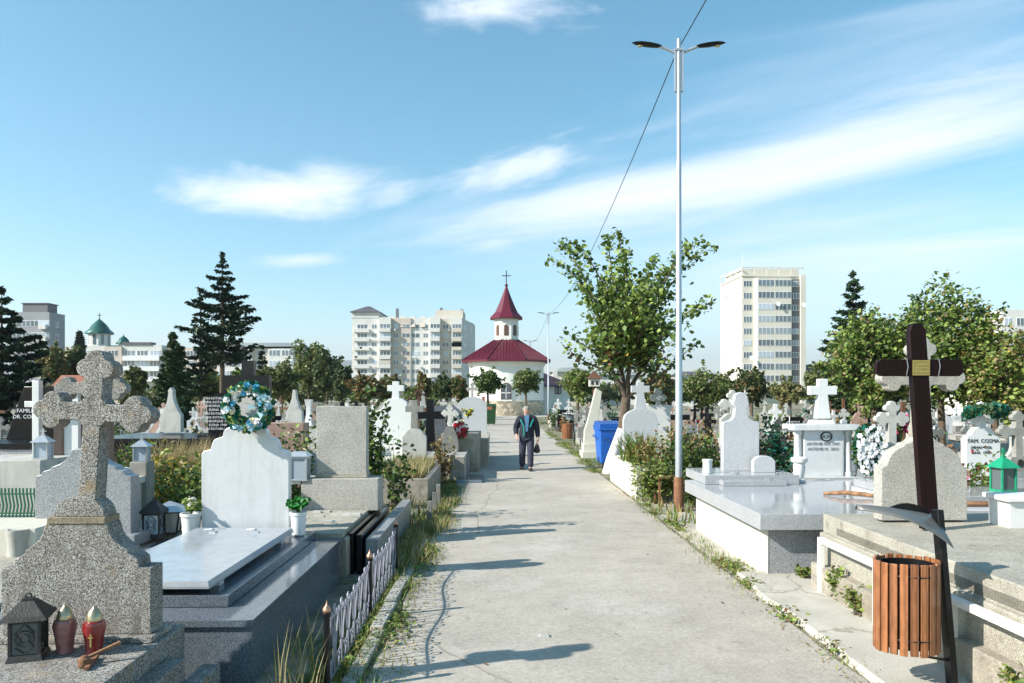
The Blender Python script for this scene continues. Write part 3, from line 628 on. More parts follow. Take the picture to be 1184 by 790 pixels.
# grey upright slab stone with base ---------------------------------------------------
D=8.5*K; s=D/F; x0=wx(394,D)
t=thing('slab_gravestone','plain rectangular pebbledashed gravestone on a wide base, right of the white marble headstone','gravestone',(x0,D,0),ALN)
MB().box(-29*s,29*s,.05,.23,kz(1.062),zz(470,D)).build('headstone',m_['terrazzo_pale'],t,bevel=.006)
MB().box(-30*s,30*s,.035,.245,kz(1.062),kz(1.115)).build('footing',m_['terrazzo_warm'],t,bevel=.006)
MB().box(-44*s,44*s,-.06,.37,kz(.70),kz(1.06)).build('plinth',m_['terrazzo_pale'],t,bevel=.008)
kb(-.62,.36,-1.45,.4,0,.655,'base','rough_cement',.012)
kb(-.64,.32,-1.47,-.06,.657,.71,'slab','terrazzo_warm',.006)
kb(.34,.39,-1.3,.5,0,.675,'coping','granite_black',.004)  # this black strip and the next stand in for two dark grooves
kb(.42,.47,-1.3,.5,0,.66,'coping','granite_black',.004)
kb(.50,.62,-1.25,1.5,0,.61,'kerb','granite_grey',.006)
kb(-.9,-.44,-.05,.2,1.0,1.035,'shelf','marble',.004)
kb(-.86,-.8,.0,.12,0,.998,'shelf_leg','rough_cement',0)
handle(t,.14,-1.1,kz(.71))
for k in range(14):
    q=MB(); a=random.uniform(.02,.06) if k>3 else .12
    q.frus(-a,a,-a*.5,a*.5,0,.012+random.uniform(0,.012),.006,.004)
    tag(q.build('rubble_piece',m_['marble_aged'],loc=(x0+random.uniform(-.55,.25),D+random.uniform(-1.35,-.2),kz(.71)+.001)),'small chip of pale stone lying loose on the slab of the pebbledashed gravestone','stone',group='stone chips on the slab')
t=thing('box_lantern','pale metal box lantern on a marble shelf left of the pebbledashed gravestone','grave lantern',(wx(345,8.45*K),8.5*K,kz(1.036)),ALN)
b=MB()
for sx_ in (-1,1):
    for sy in (-1,1): b.box(sx_*.105-.014,sx_*.105+.014,sy*.08-.014,sy*.08+.014,.0,.31)
b.box(-.12,.12,-.095,.095,0,.024); b.box(-.12,.12,-.095,.095,.29,.32); b.build('frame',m_['silver_metal'],t,bevel=.003)
MB().box(-.10,.10,-.078,.078,.024,.29).build('glass',m_['window_pale'],t)
MB().frus(-.145,.145,-.115,.115,.321,.38,.055,.055).build('roof',m_['silver_metal'],t,bevel=.003)

# wrought fence -----------------------------------------------------------------------
FY=[5.04,6.72,8.45]
def fx(y): return -1.15+SL*y
t=thing('iron_fence','low ornamental iron fence with black posts and white scrollwork beside the path','fence',(fx(FY[0]),FY[0],0),0)
for i,y in enumerate(FY):
    X=fx(y)-fx(FY[0]); Y=y-FY[0]; h=.60
    p=MB(); p.lathe([(.022,0),(.022,h*.86),(.03,h*.87),(.03,h*.9),(.018,h*.905)],(X,Y,0),12); po=p.build('post',m_['black_metal'],t)
    MB().lathe([(.018,h*.9),(.028,h*.93),(.026,h*.955),(.008,h*.99),(.002,h*1.04)],(X,Y,0),12).build('finial',m_['copper'],po)
for i in range(2):
    y0=FY[i]-FY[0]; y1=FY[i+1]-FY[0]; x0_=fx(FY[i])-fx(FY[0]); x1_=fx(FY[i+1])-fx(FY[0]); p=MB()
    def at(u,z,o=0): return (x0_+(x1_-x0_)*u+o,y0+(y1-y0)*u,z)
    def top(u): return .42+.05*abs(math.cos(PI*u))**2
    p.tube([at(u/12,.05) for u in range(13)],.008,5); p.tube([at(u/12,top(u/12)) for u in range(13)],.008,5)
    n=7
    def uv(u,z,r,a0,a1,k=9):   # an arc in the panel's plane
        L_=y1-y0; return [at(u+r*math.cos(R(a0+(a1-a0)*i/k))/L_,z+r*math.sin(R(a0+(a1-a0)*i/k))) for i in range(k+1)]
    for k in range(n):
        u=(k+.5)/n; tp=top(u); w_=.075
        for q in (-1,1):      # lyre of two mirrored S scrolls
            pts=[]
            for j in range(13):
                f=j/12; pts.append(at(u+q*(.012+w_*(.5-.5*math.cos(2*PI*f))*(1.15 if f<.5 else .75))/(y1-y0),.055+(tp-.05)*f))
            p.tube(pts,.0062,4)
            p.tube(uv(u+q*.030/(y1-y0),.15,.022,0 if q>0 else 180,300 if q>0 else -120),.0055,4)
            p.tube(uv(u+q*.036/(y1-y0),tp+.005,.026,180 if q>0 else 0,-90 if q>0 else 270),.0062,4)
        p.tube(uv(u+.5/n,tp+.035,.03,-90,200),.0062,4)
        p.tube([at(u+.5/n,.05),at(u+.5/n,tp)],.0065,4)
    p.build('scroll_panel',m_['fence_paint'],t)
# ------------------------------------------------------------------ grave kit (local coordinates, front face at y=0, ground z=0)
def shoulder(hw,h,neck,kind=0):
    if kind==0: return sym([(hw,0),(hw,h*.72)]+curve_pts((hw*.85,h*.74),(neck,h),-.16,5))
    if kind==1: return sym([(hw,0),(hw,h*.8)]+[(hw*math.cos(a),h*.8+h*.2*math.sin(a)) for a in [R(q) for q in range(12,91,13)]])
    if kind==2: return sym([(hw,0),(hw,h*.62),(hw*.8,h*.70)]+curve_pts((hw*.72,h*.72),(neck,h),.05,3))
    if kind==3: return sym([(hw,0),(hw*.95,h*.42)]+curve_pts((hw*.9,h*.46),(neck,h),-.20,6))
    return sym([(hw,0),(hw,h)])
def gpart(parent,name,mb,mat,bev=0): return mb.build(name,m_[mat],parent,bevel=bev)
def grave(kind,label,loc,rotz=0,group=None,base=(.95,1.9,.35),sc=1,mat=None,cmat=None,hs=None,nb=False):
    """gravestone on a tomb frame; frame extends towards the viewer"""
    t=thing('gravestone',label,'gravestone',loc,rotz,group)
    bw,bl,bh=base
    if not nb:
        b=MB(); 
        b.box(-bw/2,bw/2,-bl,-bl+.12,0,bh); b.box(-bw/2,bw/2,-.02,.3,0,bh); b.box(-bw/2,-bw/2+.12,-bl+.12,-.02,0,bh); b.box(bw/2-.12,bw/2,-bl+.12,-.02,0,bh)
        b.build('tomb_frame',m_[{'black':'granite_black','white':'marble_aged'}.get(kind,'stone_grey')],t)
        s2=MB(); s2.box(-bw/2+.122,bw/2-.122,-bl+.122,-.022,0,bh*.82); s2.build('tomb_slab',m_['soil' if random.random()<.35 else ('granite_black' if kind=='black' else 'stone_grey')],t)
    z=bh
    if kind=='white':     # white marble, latin cross
        gpart(t,'headstone',MB().prism(shoulder(.34,.62,.10,0),.05,.17,oz=z),mat or 'marble_white'); gpart(t,'cross',MB().prism(latin_cross(.055,.21,.26,.30,.08),.06,.14,oz=z+.90),cmat or 'marble_white')
    elif kind=='round':
        gpart(t,'headstone',MB().prism(shoulder(.36,.75,.10,1),.05,.19,oz=z),mat or 'granite_light'); gpart(t,'cross',MB().prism(latin_cross(.05,.18,.22,.24,.07,.02),.07,.15,oz=z+.97),cmat or 'granite_light')
    elif kind=='terrazzo':
        gpart(t,'headstone',MB().prism(shoulder(.40,.62,.14,0),.03,.19,oz=z),mat or 'stone_grey'); gpart(t,'cross',MB().prism(trefoil_cross(.055,.34,.34,.42,.055,.10,n=4),.05,.16,oz=z+1.03),cmat or 'stone_grey')
    elif kind=='tall':    # sweeping neck with a small cross
        gpart(t,'headstone',MB().prism(shoulder(.38,1.05,.06,3),.05,.17,oz=z),mat or 'marble_aged'); gpart(t,'cross',MB().prism(trefoil_cross(.03,.16,.18,.17,.035,.06,n=3),.07,.14,oz=z+1.2),cmat or 'marble_aged')
    elif kind=='black':
        gpart(t,'headstone',MB().prism(shoulder(.42,.85,.2,random.choice((1,4))),.05,.15,oz=z),'granite_black')
        gpart(t,'lettering',MB().text('FAMILIA',.1,0,TM(0,.047,z+.62)).text(random.choice(('POPA','LUPU','RUSU','MUNTEANU','STOICA','MATEI')),.1,0,TM(0,.047,z+.45)),'white_ink')
    elif kind=='blackcross':
        gpart(t,'headstone',MB().prism(shoulder(.30,.35,.14,2),.05,.17,oz=z),'granite_black'); gpart(t,'cross',MB().prism(latin_cross(.085,.32,.36,.62,.11),.07,.15,oz=z+.92),'granite_black')
    elif kind=='wood':
        c=MB(); c.box(-.05,.05,.05,.13,0,1.75); gpart(t,'shaft',c,cmat or 'brown_wood'); c=MB(); c.box(-.36,.36,.045,.135,1.22,1.32); gpart(t,'crossbar',c,cmat or 'brown_wood')
        if sc==1 and random.random()<.6: t.scale=(sc,sc,sc); return t
        c=MB(); c.hexa([(-.40,.0,1.42),(0,.0,1.80),(0,.2,1.80),(-.40,.2,1.42),(-.40,.0,1.45),(0,.0,1.83),(0,.2,1.83),(-.40,.2,1.45)]); c.hexa([(0,.0,1.80),(.40,.0,1.42),(.40,.2,1.42),(0,.2,1.80),(0,.0,1.83),(.40,.0,1.45),(.40,.2,1.45),(0,.2,1.83)]); gpart(t,'roof',c,cmat or 'brown_wood')
    elif kind=='pink':
        gpart(t,'headstone',MB().prism(shoulder(.36,.70,.12,2),.05,.19,oz=z),'pink_stone'); gpart(t,'cross',MB().prism(trefoil_cross(.045,.25,.27,.30,.045,.08,n=3),.07,.15,oz=z+.96),'pink_stone')
    elif kind=='iron':
        c=MB(); c.tube([(0,.1,0),(0,.1,1.55)],.022,6); c.tube([(-.28,.1,1.15),(.28,.1,1.15)],.022,6); ring(c,(0,.1,1.15),.15,.014,12); gpart(t,'cross',c,cmat or 'white_paint'); c=MB(); c.box(-.16,.16,.06,.075,.8,1.0); gpart(t,'plate',c,'silver_metal')
    elif kind=='obelisk':
        c=MB(); c.frus(-.3,.3,-.0,.4,z,z+.4,.03,.03); gpart(t,'plinth',c,mat or 'marble_aged'); c=MB(); c.frus(-.17,.17,.05,.35,z+.401,z+1.35,.07,.06); gpart(t,'pillar',c,mat or 'marble_aged'); gpart(t,'cross',MB().prism(latin_cross(.03,.13,.15,.16,.04),.16,.23,oz=z+1.5),mat or 'marble_aged')
    if kind in('white','round','terrazzo','tall','pink','obelisk') and random.random()<.6:   # oval picture plate and a small name plate
        y_=.03 if kind=='terrazzo' else (.15 if kind=='obelisk' else .05)
        pm_=MB(); pm_.lathe([(.05,-.006),(.05,.006)],seg=16).xf(Matrix.Translation((0,y_-.004 if kind!='obelisk' else .02,z+.52))@Matrix.Rotation(R(90),4,'X')@Matrix.Diagonal((1,1.3,1,1))); gpart(t,'picture_plate',pm_,'dark_metal')
        if kind!='obelisk': gpart(t,'name_plate',MB().box(-.17,.17,y_-.012,y_-.001,z+.16,z+.38),random.choice(('granite_black','silver_metal','marble_aged')))
    t.scale=(sc,sc,sc); return t

def headstone(name,label,half,D,xpx,z0,thick,mat,cross=None,cz=None,cmat=None,base=None,bmat='stone_grey',rot=ALN,slab=None,group=None,bev=.005):
    t=thing(name,label,'gravestone',(wx(xpx,D),D,0),rot,group)
    MB().prism(sym(half),0,thick).build('headstone',m_[mat],t,bevel=bev)
    if cross: MB().prism(cross,thick*.12,thick*.82,oz=cz).build('cross',m_[cmat or mat],t,bevel=bev)
    if base: MB().box(*base).build('base',m_[bmat],t,bevel=.008)
    if slab: MB().box(*slab).build('slab',m_[bmat],t,bevel=.006)
    return t
# white monument left of path
D=21; s=D/F
headstone('gravestone','bright white stepped monument with a plain white cross, beyond the pebbledashed gravestone',
  [(25*s,.2),(25*s,zz(480,D)),(21*s,zz(475,D)),(14*s,zz(472,D)),(13*s,zz(465,D)),(7*s,zz(461,D))],D,457,0,.35,'white_paint',latin_cross(3.6*s,9.5*s,8*s,13*s,4.5*s),zz(449,D),'white_paint',(-.85,.85,-2.6,.6,0,.3),'limewash')
D=16.9; s=D/F
t=headstone('gravestone','small grey stone with a grey cross at the head of the dry grass bed',
  [(14*s,.3),(14*s,zz(505,D)),(11*s,zz(502,D)),(8*s,zz(498,D)),(5*s,zz(496,D))],D,479,0,.16,'marble_aged',latin_cross(3.6*s,10.5*s,10*s,26*s,4.5*s),zz(473,D),'stone_grey')
MB().box(-.55,.60,-3.1,-2.97,0,.46).box(-.55,.60,.2,.32,0,.44).box(-.55,-.43,-2.97,.2,0,.44).box(.48,.60,-2.97,.2,0,.44).build('bed_wall',m_['rough_cement'],t,bevel=.01)
MB().box(-.42,.47,-2.96,.19,0,.38).build('earth',m_['soil'],t)
gx,gy=wx(479,D),D
b=[(gx+random.uniform(-.42,.48),gy+random.uniform(-2.95,-.02),.37) for _ in range(3200)]
tag(blade_mesh('grass',b,.30,.014,['grass_dry','straw','grass_green','grass_olive'],[4,3,1.5,2]),'dry yellow grass filling the raised bed by the path','grass',kind='stuff')
# dark and grey crosses further along the left of the path
grave('blackcross','tall black granite cross with thick arms beside the small grey cross left of the path',(wx(497,20),20,0),ALN,base=(.9,1.9,.3),sc=1.2)
t=grave('wood','dark wooden cross under a pitched brown roof behind the white monument',(wx(483,25),25,0),ALN,nb=True,sc=1.2)
D=19.2; s=D/F
headstone('gravestone','pale grey trefoil cross on a rough stone, just left of the red and striped wreaths',[(11*s,.35),(10*s,zz(510,D)),(7*s,zz(500,D)),(4*s,zz(494,D))],D,520,0,.18,'stone_grey',trefoil_cross(.05,.22,.22,.34,.045,.08),zz(478,D),'marble_aged',(-.45,.45,-1.6,.3,0,.55),'stone_grey')
headstone('gravestone','dark blue grey headstone with an arched top left of the trefoil cross',[(21*s,.3),(21*s,zz(478,D)),(10*s,zz(470,D))],20.5,515,0,.15,'granite_blue',None,None,None,(-.7,.7,-1.8,.3,0,.5),'granite_grey')
t=wreath('tall red funeral wreath leaning at the path edge left of the walking man',(wx(532,19.5),19.5,1.10),.12,.09,['bush_green','leaf_dark'],[1,1],[('petal_red',26),('petal_white',9)],0,.075,tilt=-12)
t=wreath('black and white ribboned funeral wreath beside the red one',(wx(526,20.2),20.2,1.28),.13,.09,['leaf_dark','bush_green'],[1,1],[('petal_white',18),('petal_cream',3)],0,.08,tilt=-12)
bunch('yellow flowers standing above the red funeral wreath',(wx(541,21),21,1.35),.16,.28,['leaf_light','leaf_green'],[1,1],[('petal_yellow',10,.06)],n=80,size=.07)
MB0=MB().box(-.5,.45,-.9,.9,0,1.0); tag(MB0.build('tomb_box',m_['rough_cement'],loc=(wx(536,19.8)-.05,20.4,0),bevel=.012),'rough cement tomb carrying the red funeral wreath','tomb')
D=24; s=D/F
headstone('gravestone','round topped light grey headstone on a beige tomb before the green bin',[(17*s,.75),(17*s,zz(470,D)),(15*s,zz(465,D)),(10*s,zz(461,D)),(4*s,zz(459,D))],D,546,0,.2,'granite_light',trefoil_cross(.04,.2,.22,.26,.04,.07),zz(450,D),'stone_grey',(-.55,.55,-3.0,.3,0,.78),'terrazzo_warm')
t=thing('wooden_cross','thin reddish wooden cross left of the path beside the green bin','cross',(wx(559,26),26,0),0)
MB().box(-.05,.05,-.04,.04,0,1.95).build('shaft',m_['red_wood'],t); MB().box(-.3,.3,-.045,.045,1.5,1.6).build('crossbar',m_['red_wood'],t)
tag(MB().frus(-.25,.35,-.6,.6,0,.08,.02,.02).build('stone_slab',m_['granite_blue'],loc=(-1.02,17.6,.0)),'flat bluish stone slab lying at the left edge of the path','slab')
# little concrete posts by the bed
t=thing('plank_fence','low fence of weathered concrete posts beside the bed of dry grass','fence',(-1.28,11.2,0),ALN)
for i,(yy_,h) in enumerate(((.6,.34),(1.5,.36),(2.3,.4),(6.2,.62),(7.1,.62),(8.0,.6))): MB().frus(-.04,.04,yy_-.05,yy_+.05,0,h,.006,.006).build('post',m_['stone_grey'],t,bevel=.004)
MB().box(-.015,.015,6.2,8.0,.12,.56).build('panel',m_['rough_cement'],t)

# far left cluster ---------------------------------------------------------------------
D=10; s=D/F
t=thing('gravestone','leaning black granite slab with white FAMILIA lettering behind the large grainy cross','gravestone',(wx(60,D),D,0),ALN)
MB().prism([(-54*s,zz(512,D)),(28*s,zz(512,D)),(28*s,zz(447,D)),(-32*s,zz(447,D))],0,.14).build('headstone',m_['granite_black'],t,bevel=.006)
MB().text('FAMILIA',.072,0,TM(-29*s,-.003,zz(477,D))).text('DR. CORBU',.072,0,TM(-28*s,-.003,zz(484,D))).build('lettering',m_['white_ink'],t)
MB().box(-1.0,.55,-.9,.35,0,zz(514,D)).build('base',m_['granite_grey'],t,bevel=.008)
MB().box(-1.02,.57,-.92,-.08,zz(514,D)+.002,zz(514,D)+.07).build('slab',m_['granite_black'],t,bevel=.005)
D=8.8; s=D/F
t=thing('gravestone','narrow white marble cross left of the large grainy cross, above the silver house lantern','gravestone',(wx(41,D),D,0),ALN)
MB().box(-4*s,4*s,0,.08,.85,zz(440,D)).build('shaft',m_['marble_white'],t,bevel=.006); MB().box(-13*s,13*s,.002,.078,zz(471,D),zz(464,D)).build('crossbar',m_['marble_white'],t,bevel=.006)
MB().box(-.5,.42,-.6,.3,0,1.288).build('base',m_['marble_aged'],t,bevel=.008)
def house_lantern(label,x,y,z,w,h,mat,glass='window_pale'):
    t=thing('lantern',label,'grave lantern',(x,y,z),R(8)); a=w/2
    b=MB()
    for sx_ in (-1,1):
        for sy in (-1,1): b.box(sx_*a*.85-a*.1,sx_*a*.85+a*.1,sy*a*.85-a*.1,sy*a*.85+a*.1,0,h*.55)
    b.box(-a*.97,a*.97,-a*.97,a*.97,0,h*.05); b.build('frame',m_[mat],t)
    MB().box(-a*.8,a*.8,-a*.8,a*.8,h*.05,h*.54).build('glass',m_[glass],t)
    r=MB(); r.frus(-a*1.25,a*1.25,-a*1.25,a*1.25,h*.55,h*.76,a*.95,a*.95); r.frus(-a*.2,a*.2,-a*.2,a*.2,h*.76,h*.82,0,0); r.build('roof',m_[mat],t)
    MB().box(-.012*w/.2,.012*w/.2,-.006,.006,h*.82,h).box(-.04*w/.2,.04*w/.2,-.005,.005,h*.89,h*.92).build('cross',m_[mat],t); return t
house_lantern('silver metal lantern shaped like a house, left of the large grainy cross',wx(50,8.4),8.4,1.29,.16,.34,'silver_metal')
tag(MB().box(-.11,.11,-.10,.12,0,1.135).build('stone_block',m_['stone_grey'],loc=(wx(164,9.8),9.8,0),bevel=.01),'plain pale stone block under the small white house lantern','tomb')
house_lantern('small white metal house lantern with a cross, right of the large grainy cross',wx(164,9.8),9.8,1.136,.18,.36,'silver_metal')
t=thing('pillar_monument','two brown stone pillars framing a white marble plate behind the large grainy cross','gravestone',(wx(94,8.9),8.9,0),ALN); s=8.9/F
for q in (-27,26): MB().box((q-5)*s,(q+5)*s,0,.14,.7,zz(450,8.9)).build('pillar',m_['stone_brown'],t,bevel=.006)
MB().box(-22*s,-5*s,.03,.09,.7,zz(455,8.9)).build('plate',m_['marble_white'],t,bevel=.004)
MB().hexa([(-32*s,-.05,zz(447,8.9)),(34*s,-.05,zz(447,8.9)),(34*s,.22,zz(447,8.9)),(-32*s,.22,zz(447,8.9)),(-22*s,-.02,zz(434,8.9)),(24*s,-.02,zz(434,8.9)),(24*s,.18,zz(434,8.9)),(-22*s,.18,zz(434,8.9))]).build('lintel',m_['red_wood'],t,bevel=.006)
MB().box(-.5,.5,-.5,.4,0,.7).build('base',m_['marble_aged'],t,bevel=.008)
t=thing('marble_tomb','broad white stone tomb with two stacked slabs behind the green iron fence','tomb',(-5.9,8.2,0),ALN)
MB().box(-1.4,1.15,.1,1.5,0,zz(575,8.3)).build('base',m_['limewash'],t,bevel=.01); MB().box(-1.5,1.2,.0,1.6,zz(575,8.3)+.002,zz(566,8.3)).build('slab',m_['marble_aged'],t,bevel=.008); MB().box(-1.3,.95,.35,1.6,zz(566,8.3)+.002,zz(552,8.6)).build('slab',m_['marble_white'],t,bevel=.01)
bunch('brownish dry flowers on the white stone tomb at the left edge',(wx(28,9.2),9.2,zz(545,9.2)),.18,.2,['leaf_brown','leaf_green','leaf_tan'],[2,2,1],[],n=160,size=.05)
t=thing('marble_tomb','low white coping in front of the green iron fence','tomb',(-5.1,7.1,0),ALN)
MB().box(-1.6,.6,0,.9,0,.74).build('base',m_['limewash'],t,bevel=.012)
t=thing('iron_fence','low dark green iron fence standing on the white coping','fence',(-5.1,7.75,.742),ALN)
p=MB(); p.tube([(-1.6,0,.04),(.58,0,.04)],.01,4); p.tube([(-1.6,0,.24),(.58,0,.24)],.01,4)
for k in range(60):
    x=-1.6+k*.037; p.tube([(x,0,.0),(x+.02,0,.12),(x,0,.24),(x,0,.30)],.009,4)
p.build('panel',m_['green_iron'],t)
t=thing('dark_ledge','long black tomb edge beyond the yellow shrubs','tomb',(wx(200,13.2),13.2,0),ALN)  # long low box and slab, black all over
MB().box(-1.5,1.55,0,1.9,0,zz(513,13.2)).build('base',m_['granite_black'],t,bevel=.008); MB().box(-1.55,1.6,-.05,1.95,zz(513,13.2)+.002,zz(507,13.2)).build('slab',m_['granite_black'],t,bevel=.006)
D=14.6; s=D/F
t=headstone('gravestone','pale stone with a tall curved neck and round finial on the black ledge',[(12*s,zz(500,D)),(12*s,zz(480,D)),(9*s,zz(476,D)),(4*s,zz(465,D)),(2.5*s,zz(455,D)),(3*s,zz(452,D)),(0,zz(448,D))],D,197,0,.14,'marble_aged')
t=thing('gravestone','black granite plaque stone covered in lines of pale writing left of the wreath','gravestone',(wx(252,13.6),13.6,0),ALN); s=13.6/F
MB().prism([(-11*s,zz(503,13.6)),(13*s,zz(503,13.6)),(13*s,zz(452,13.6)),(-4*s,zz(456,13.6)),(-13*s,zz(466,13.6))],0,.12).build('headstone',m_['granite_black'],t)
tx=MB()
for k in range(9): tx.text(('ION ROTARU 1931','MARIA ROTARU 1934','GHEORGHE 1928','ELENA 1940')[k%4],.062,0,TM(0,-.003,zz(462+k*4.4,13.6)))
tx.build('lettering',m_['white_ink'],t)
MB().box(-.35,.35,-.05,.3,0,zz(503,13.6)).build('base',m_['granite_black'],t)
t=thing('gravestone','broad black monument block with a stepped top under the tall spruce','gravestone',(wx(284,24),24,0),0); s=24/F
MB().box(-27*s,27*s,0,.3,0,zz(434,24)).build('headstone',m_['granite_black'],t); MB().box(-5*s,9*s,.02,.28,zz(434,24)+.002,zz(417,24)).build('cap',m_['granite_black'],t)
D=12.2;s=D/F
headstone('gravestone','slender pale stone spire with a pointed top between the wreath and the pebbledashed gravestone',[(13*s,.9),(12*s,zz(482,D)),(8*s,zz(476,D)),(3.5*s,zz(462,D)),(2*s,zz(449,D))],16,340,0,.15,'marble_aged',None,None,None,(-.5,.5,-1.3,.3,0,.9),'stone_grey')
D=15;s=D/F
t=thing('gravestone','white marble column with a flared cap left of the pebbledashed gravestone','gravestone',(wx(357,D),D,0),0)
MB().lathe([(6*s,zz(492,D)),(5*s,zz(488,D)),(3.6*s,zz(480,D)),(3.6*s,zz(470,D)),(5*s,zz(465,D)),(6*s,zz(462,D))],seg=4,rot=PI/4).build('column',m_['marble_white'],t); MB().box(-.35,.35,-.3,.3,0,zz(492,D)).build('base',m_['marble_aged'],t,bevel=.01)
tag(MB().box(-.55,.45,-.1,.25,.0,zz(489,12.6)).build('stone_block',m_['pink_stone'],loc=(wx(322,12.6),12.6,0),bevel=.01),'long low pinkish stone block right of the flower wreath','tomb')
# pair of metal lanterns and shrubs
D=6.9*K
lantern('lantern','dull bronze lantern, left one of the pair behind the marble slab',(wx(178,D),D,kz(.70)),.20,.40,'dark_metal','window_pale',R(5))
t=thing('lantern','broad metal lantern with a pale pyramid roof beside the bronze one','grave lantern',(wx(196,7.1*K),7.1*K,kz(.70)),R(12)); t.scale=(1.17,1.17,1.17)
b=MB()
for sx_ in (-1,1):
    for sy in (-1,1): b.bar((sx_*.075,sy*.075,0),(sx_*.11,sy*.11,.20),.012)
b.box(-.08,.08,-.08,.08,0,.015); b.box(-.12,.12,-.12,.12,.2,.215); b.build('frame',m_['dark_metal'],t)
MB().hexa([(-.07,-.07,.015),(.07,-.07,.015),(.07,.07,.015),(-.07,.07,.015),(-.10,-.10,.198),(.10,-.10,.198),(.10,.10,.198),(-.10,.10,.198)]).build('glass',m_['marble_aged'],t)
MB().frus(-.16,.16,-.16,.16,.216,.30,.155,.155).build('roof',m_['silver_metal'],t)
tag(MB().box(-.75,.5,-.35,.6,0,kz(.698)).build('low_tomb',m_['rough_cement'],loc=(wx(190,7.1*K)-.05,7.35*K,0),bevel=.01),'low cement tomb under the pair of metal lanterns','tomb')
shrub('yellow green shrub with small yellow flowers behind the pair of metal lanterns',wx(203,11),11,.68,1.15,2400,.05,('leaf_light','leaf_green','leaf_yellow','straw'),(3,2,3,1.5),flowers=('petal_yellow',25,.02))
shrub('brown and dry looking bush behind the pair of metal lanterns, right of the yellow one',wx(185,11.6),11.6,.6,1.05,1500,.05,('leaf_brown','leaf_tan','grass_olive'),(2,3,3))
shrub('low green shrub behind the marble slab',wx(230,10.2),10.2,.5,.85,1000,.05,('leaf_green','leaf_dark','leaf_light'),(3,3,2))
shrub('round yellow green plant on the ledge left of the white house lantern',wx(146,10.6),10.6,.2,1.30,400,.05,('leaf_light','leaf_green'),(3,1))
tag(blade_mesh('grass',[(wx(218,12.3)+random.gauss(0,.36),12.3+random.gauss(0,.25),.2) for _ in range(2600)],.95,.014,['straw','grass_dry','leaf_tan'],[4,3,1],lean=.5),'tall straw coloured dry grass left of the white marble headstone','grass',kind='stuff')
shrub('rose bush with peach flowers between the wreath and the pebbledashed gravestone',wx(333,11.8),11.8,.45,1.45,900,.055,('leaf_dark','leaf_green','leaf_light'),(4,3,1),flowers=('petal_cream',22,.06))
shrub('straggly climbing plant hugging the right side of the pebbledashed gravestone',wx(430,10.6),10.6,.22,1.75,750,.06,('leaf_dark','leaf_green','leaf_light'),(4,3,1))
shrub('thin leafy rose shoot in front of the white monument',wx(456,12),12,.32,1.3,300,.06,('leaf_dark','leaf_green'),(3,2))
shrub('dried brown plant with bare stems in front of the red funeral wreath',wx(514,17),17,.30,.95,400,.06,('leaf_tan','leaf_brown','grass_olive'),(2,2,2))

# ------------------------------------------------------------------ right side
t=thing('granite_tomb','wide polished grey granite tomb with pale limewashed side right of the path','tomb',(2.79+.148,8.2,0),ALN)
x0_=-.148
MB().box(x0_+.004,2.9,.006,2.95,0,.553).build('wall',m_['granite_grey'],t)
MB().box(x0_-.006,x0_+.002,.0,2.96,0,.551).build('side_wall',m_['limewash'],t)
MB().box(x0_-.14,3.2,-.15,3.1,.556,.728).build('slab',m_['granite_polished'],t,bevel=.004)
MB().box(x0_+.0,1.2,2.5,3.6,.730,.86).build('tier',m_['granite_polished'],t,bevel=.004)
MB().box(.05,.95,2.3,2.5,.730,.80).build('tier_step',m_['granite_polished'],t,bevel=.004)
MB().box(2.25,2.30,-.1,2.4,.730,.745).build('joint_strip',m_['marble'],t)
D=11.3; s=D/F; xx=wx(857,D)-(2.79+.148); 
def clover(D,h=zz):
    return [(21*s,.86),(21*s,zz(492,D)),(20.5*s,zz(488,D))]+curve_pts((19*s,zz(488,D)),(7*s,zz(475,D)),-.25,6)+[(6.5*s,zz(472,D))]+[(9*s,zz(468,D)),(8.6*s,zz(464,D)),(7*s,zz(461,D)),(7.2*s,zz(458,D)),(4.5*s,zz(455,D)),(0,zz(453.5,D))]
st_=MB().prism(sym(clover(D)),0,.14,ox=xx+.06).build('headstone',m_['granite_light'],t,bevel=.006,loc=(0,3.1,0))
for hx,hy in ((.35,2.6),(.75,2.35),(1.0,2.6)): handle(t,hx,hy,.862 if hy>2.5 else .802)
vase('small white cylinder vase at the left end of the granite tomb',(wx(818,11.0),11.0,.862),.20,.075,'marble_white',[(.9,0),(.9,.85),(1,.87),(1,1),(.8,1)])
tag(MB().prism(sym([(.16,0),(.16,.17),(.11,.22),(.06,.24)]),0,.12).build('small_stone',m_['granite_light'],loc=(wx(884,11.1),11.1,.86),bevel=.006),'small white stone with sloping shoulders on the granite tomb, right of its headstone','gravestone')
t=headstone('gravestone','older pale trefoil cross just behind the granite tomb headstone',[(17*s,.5),(17*s,zz(490,D)),(7*s,zz(482,D))],13.4,848,0,.14,'marble_aged',trefoil_cross(.05,.24,.26,.36,.05,.08),zz(468,13.4),'marble_aged',(-.5,.5,.2,1.6,0,.5),'stone_grey')
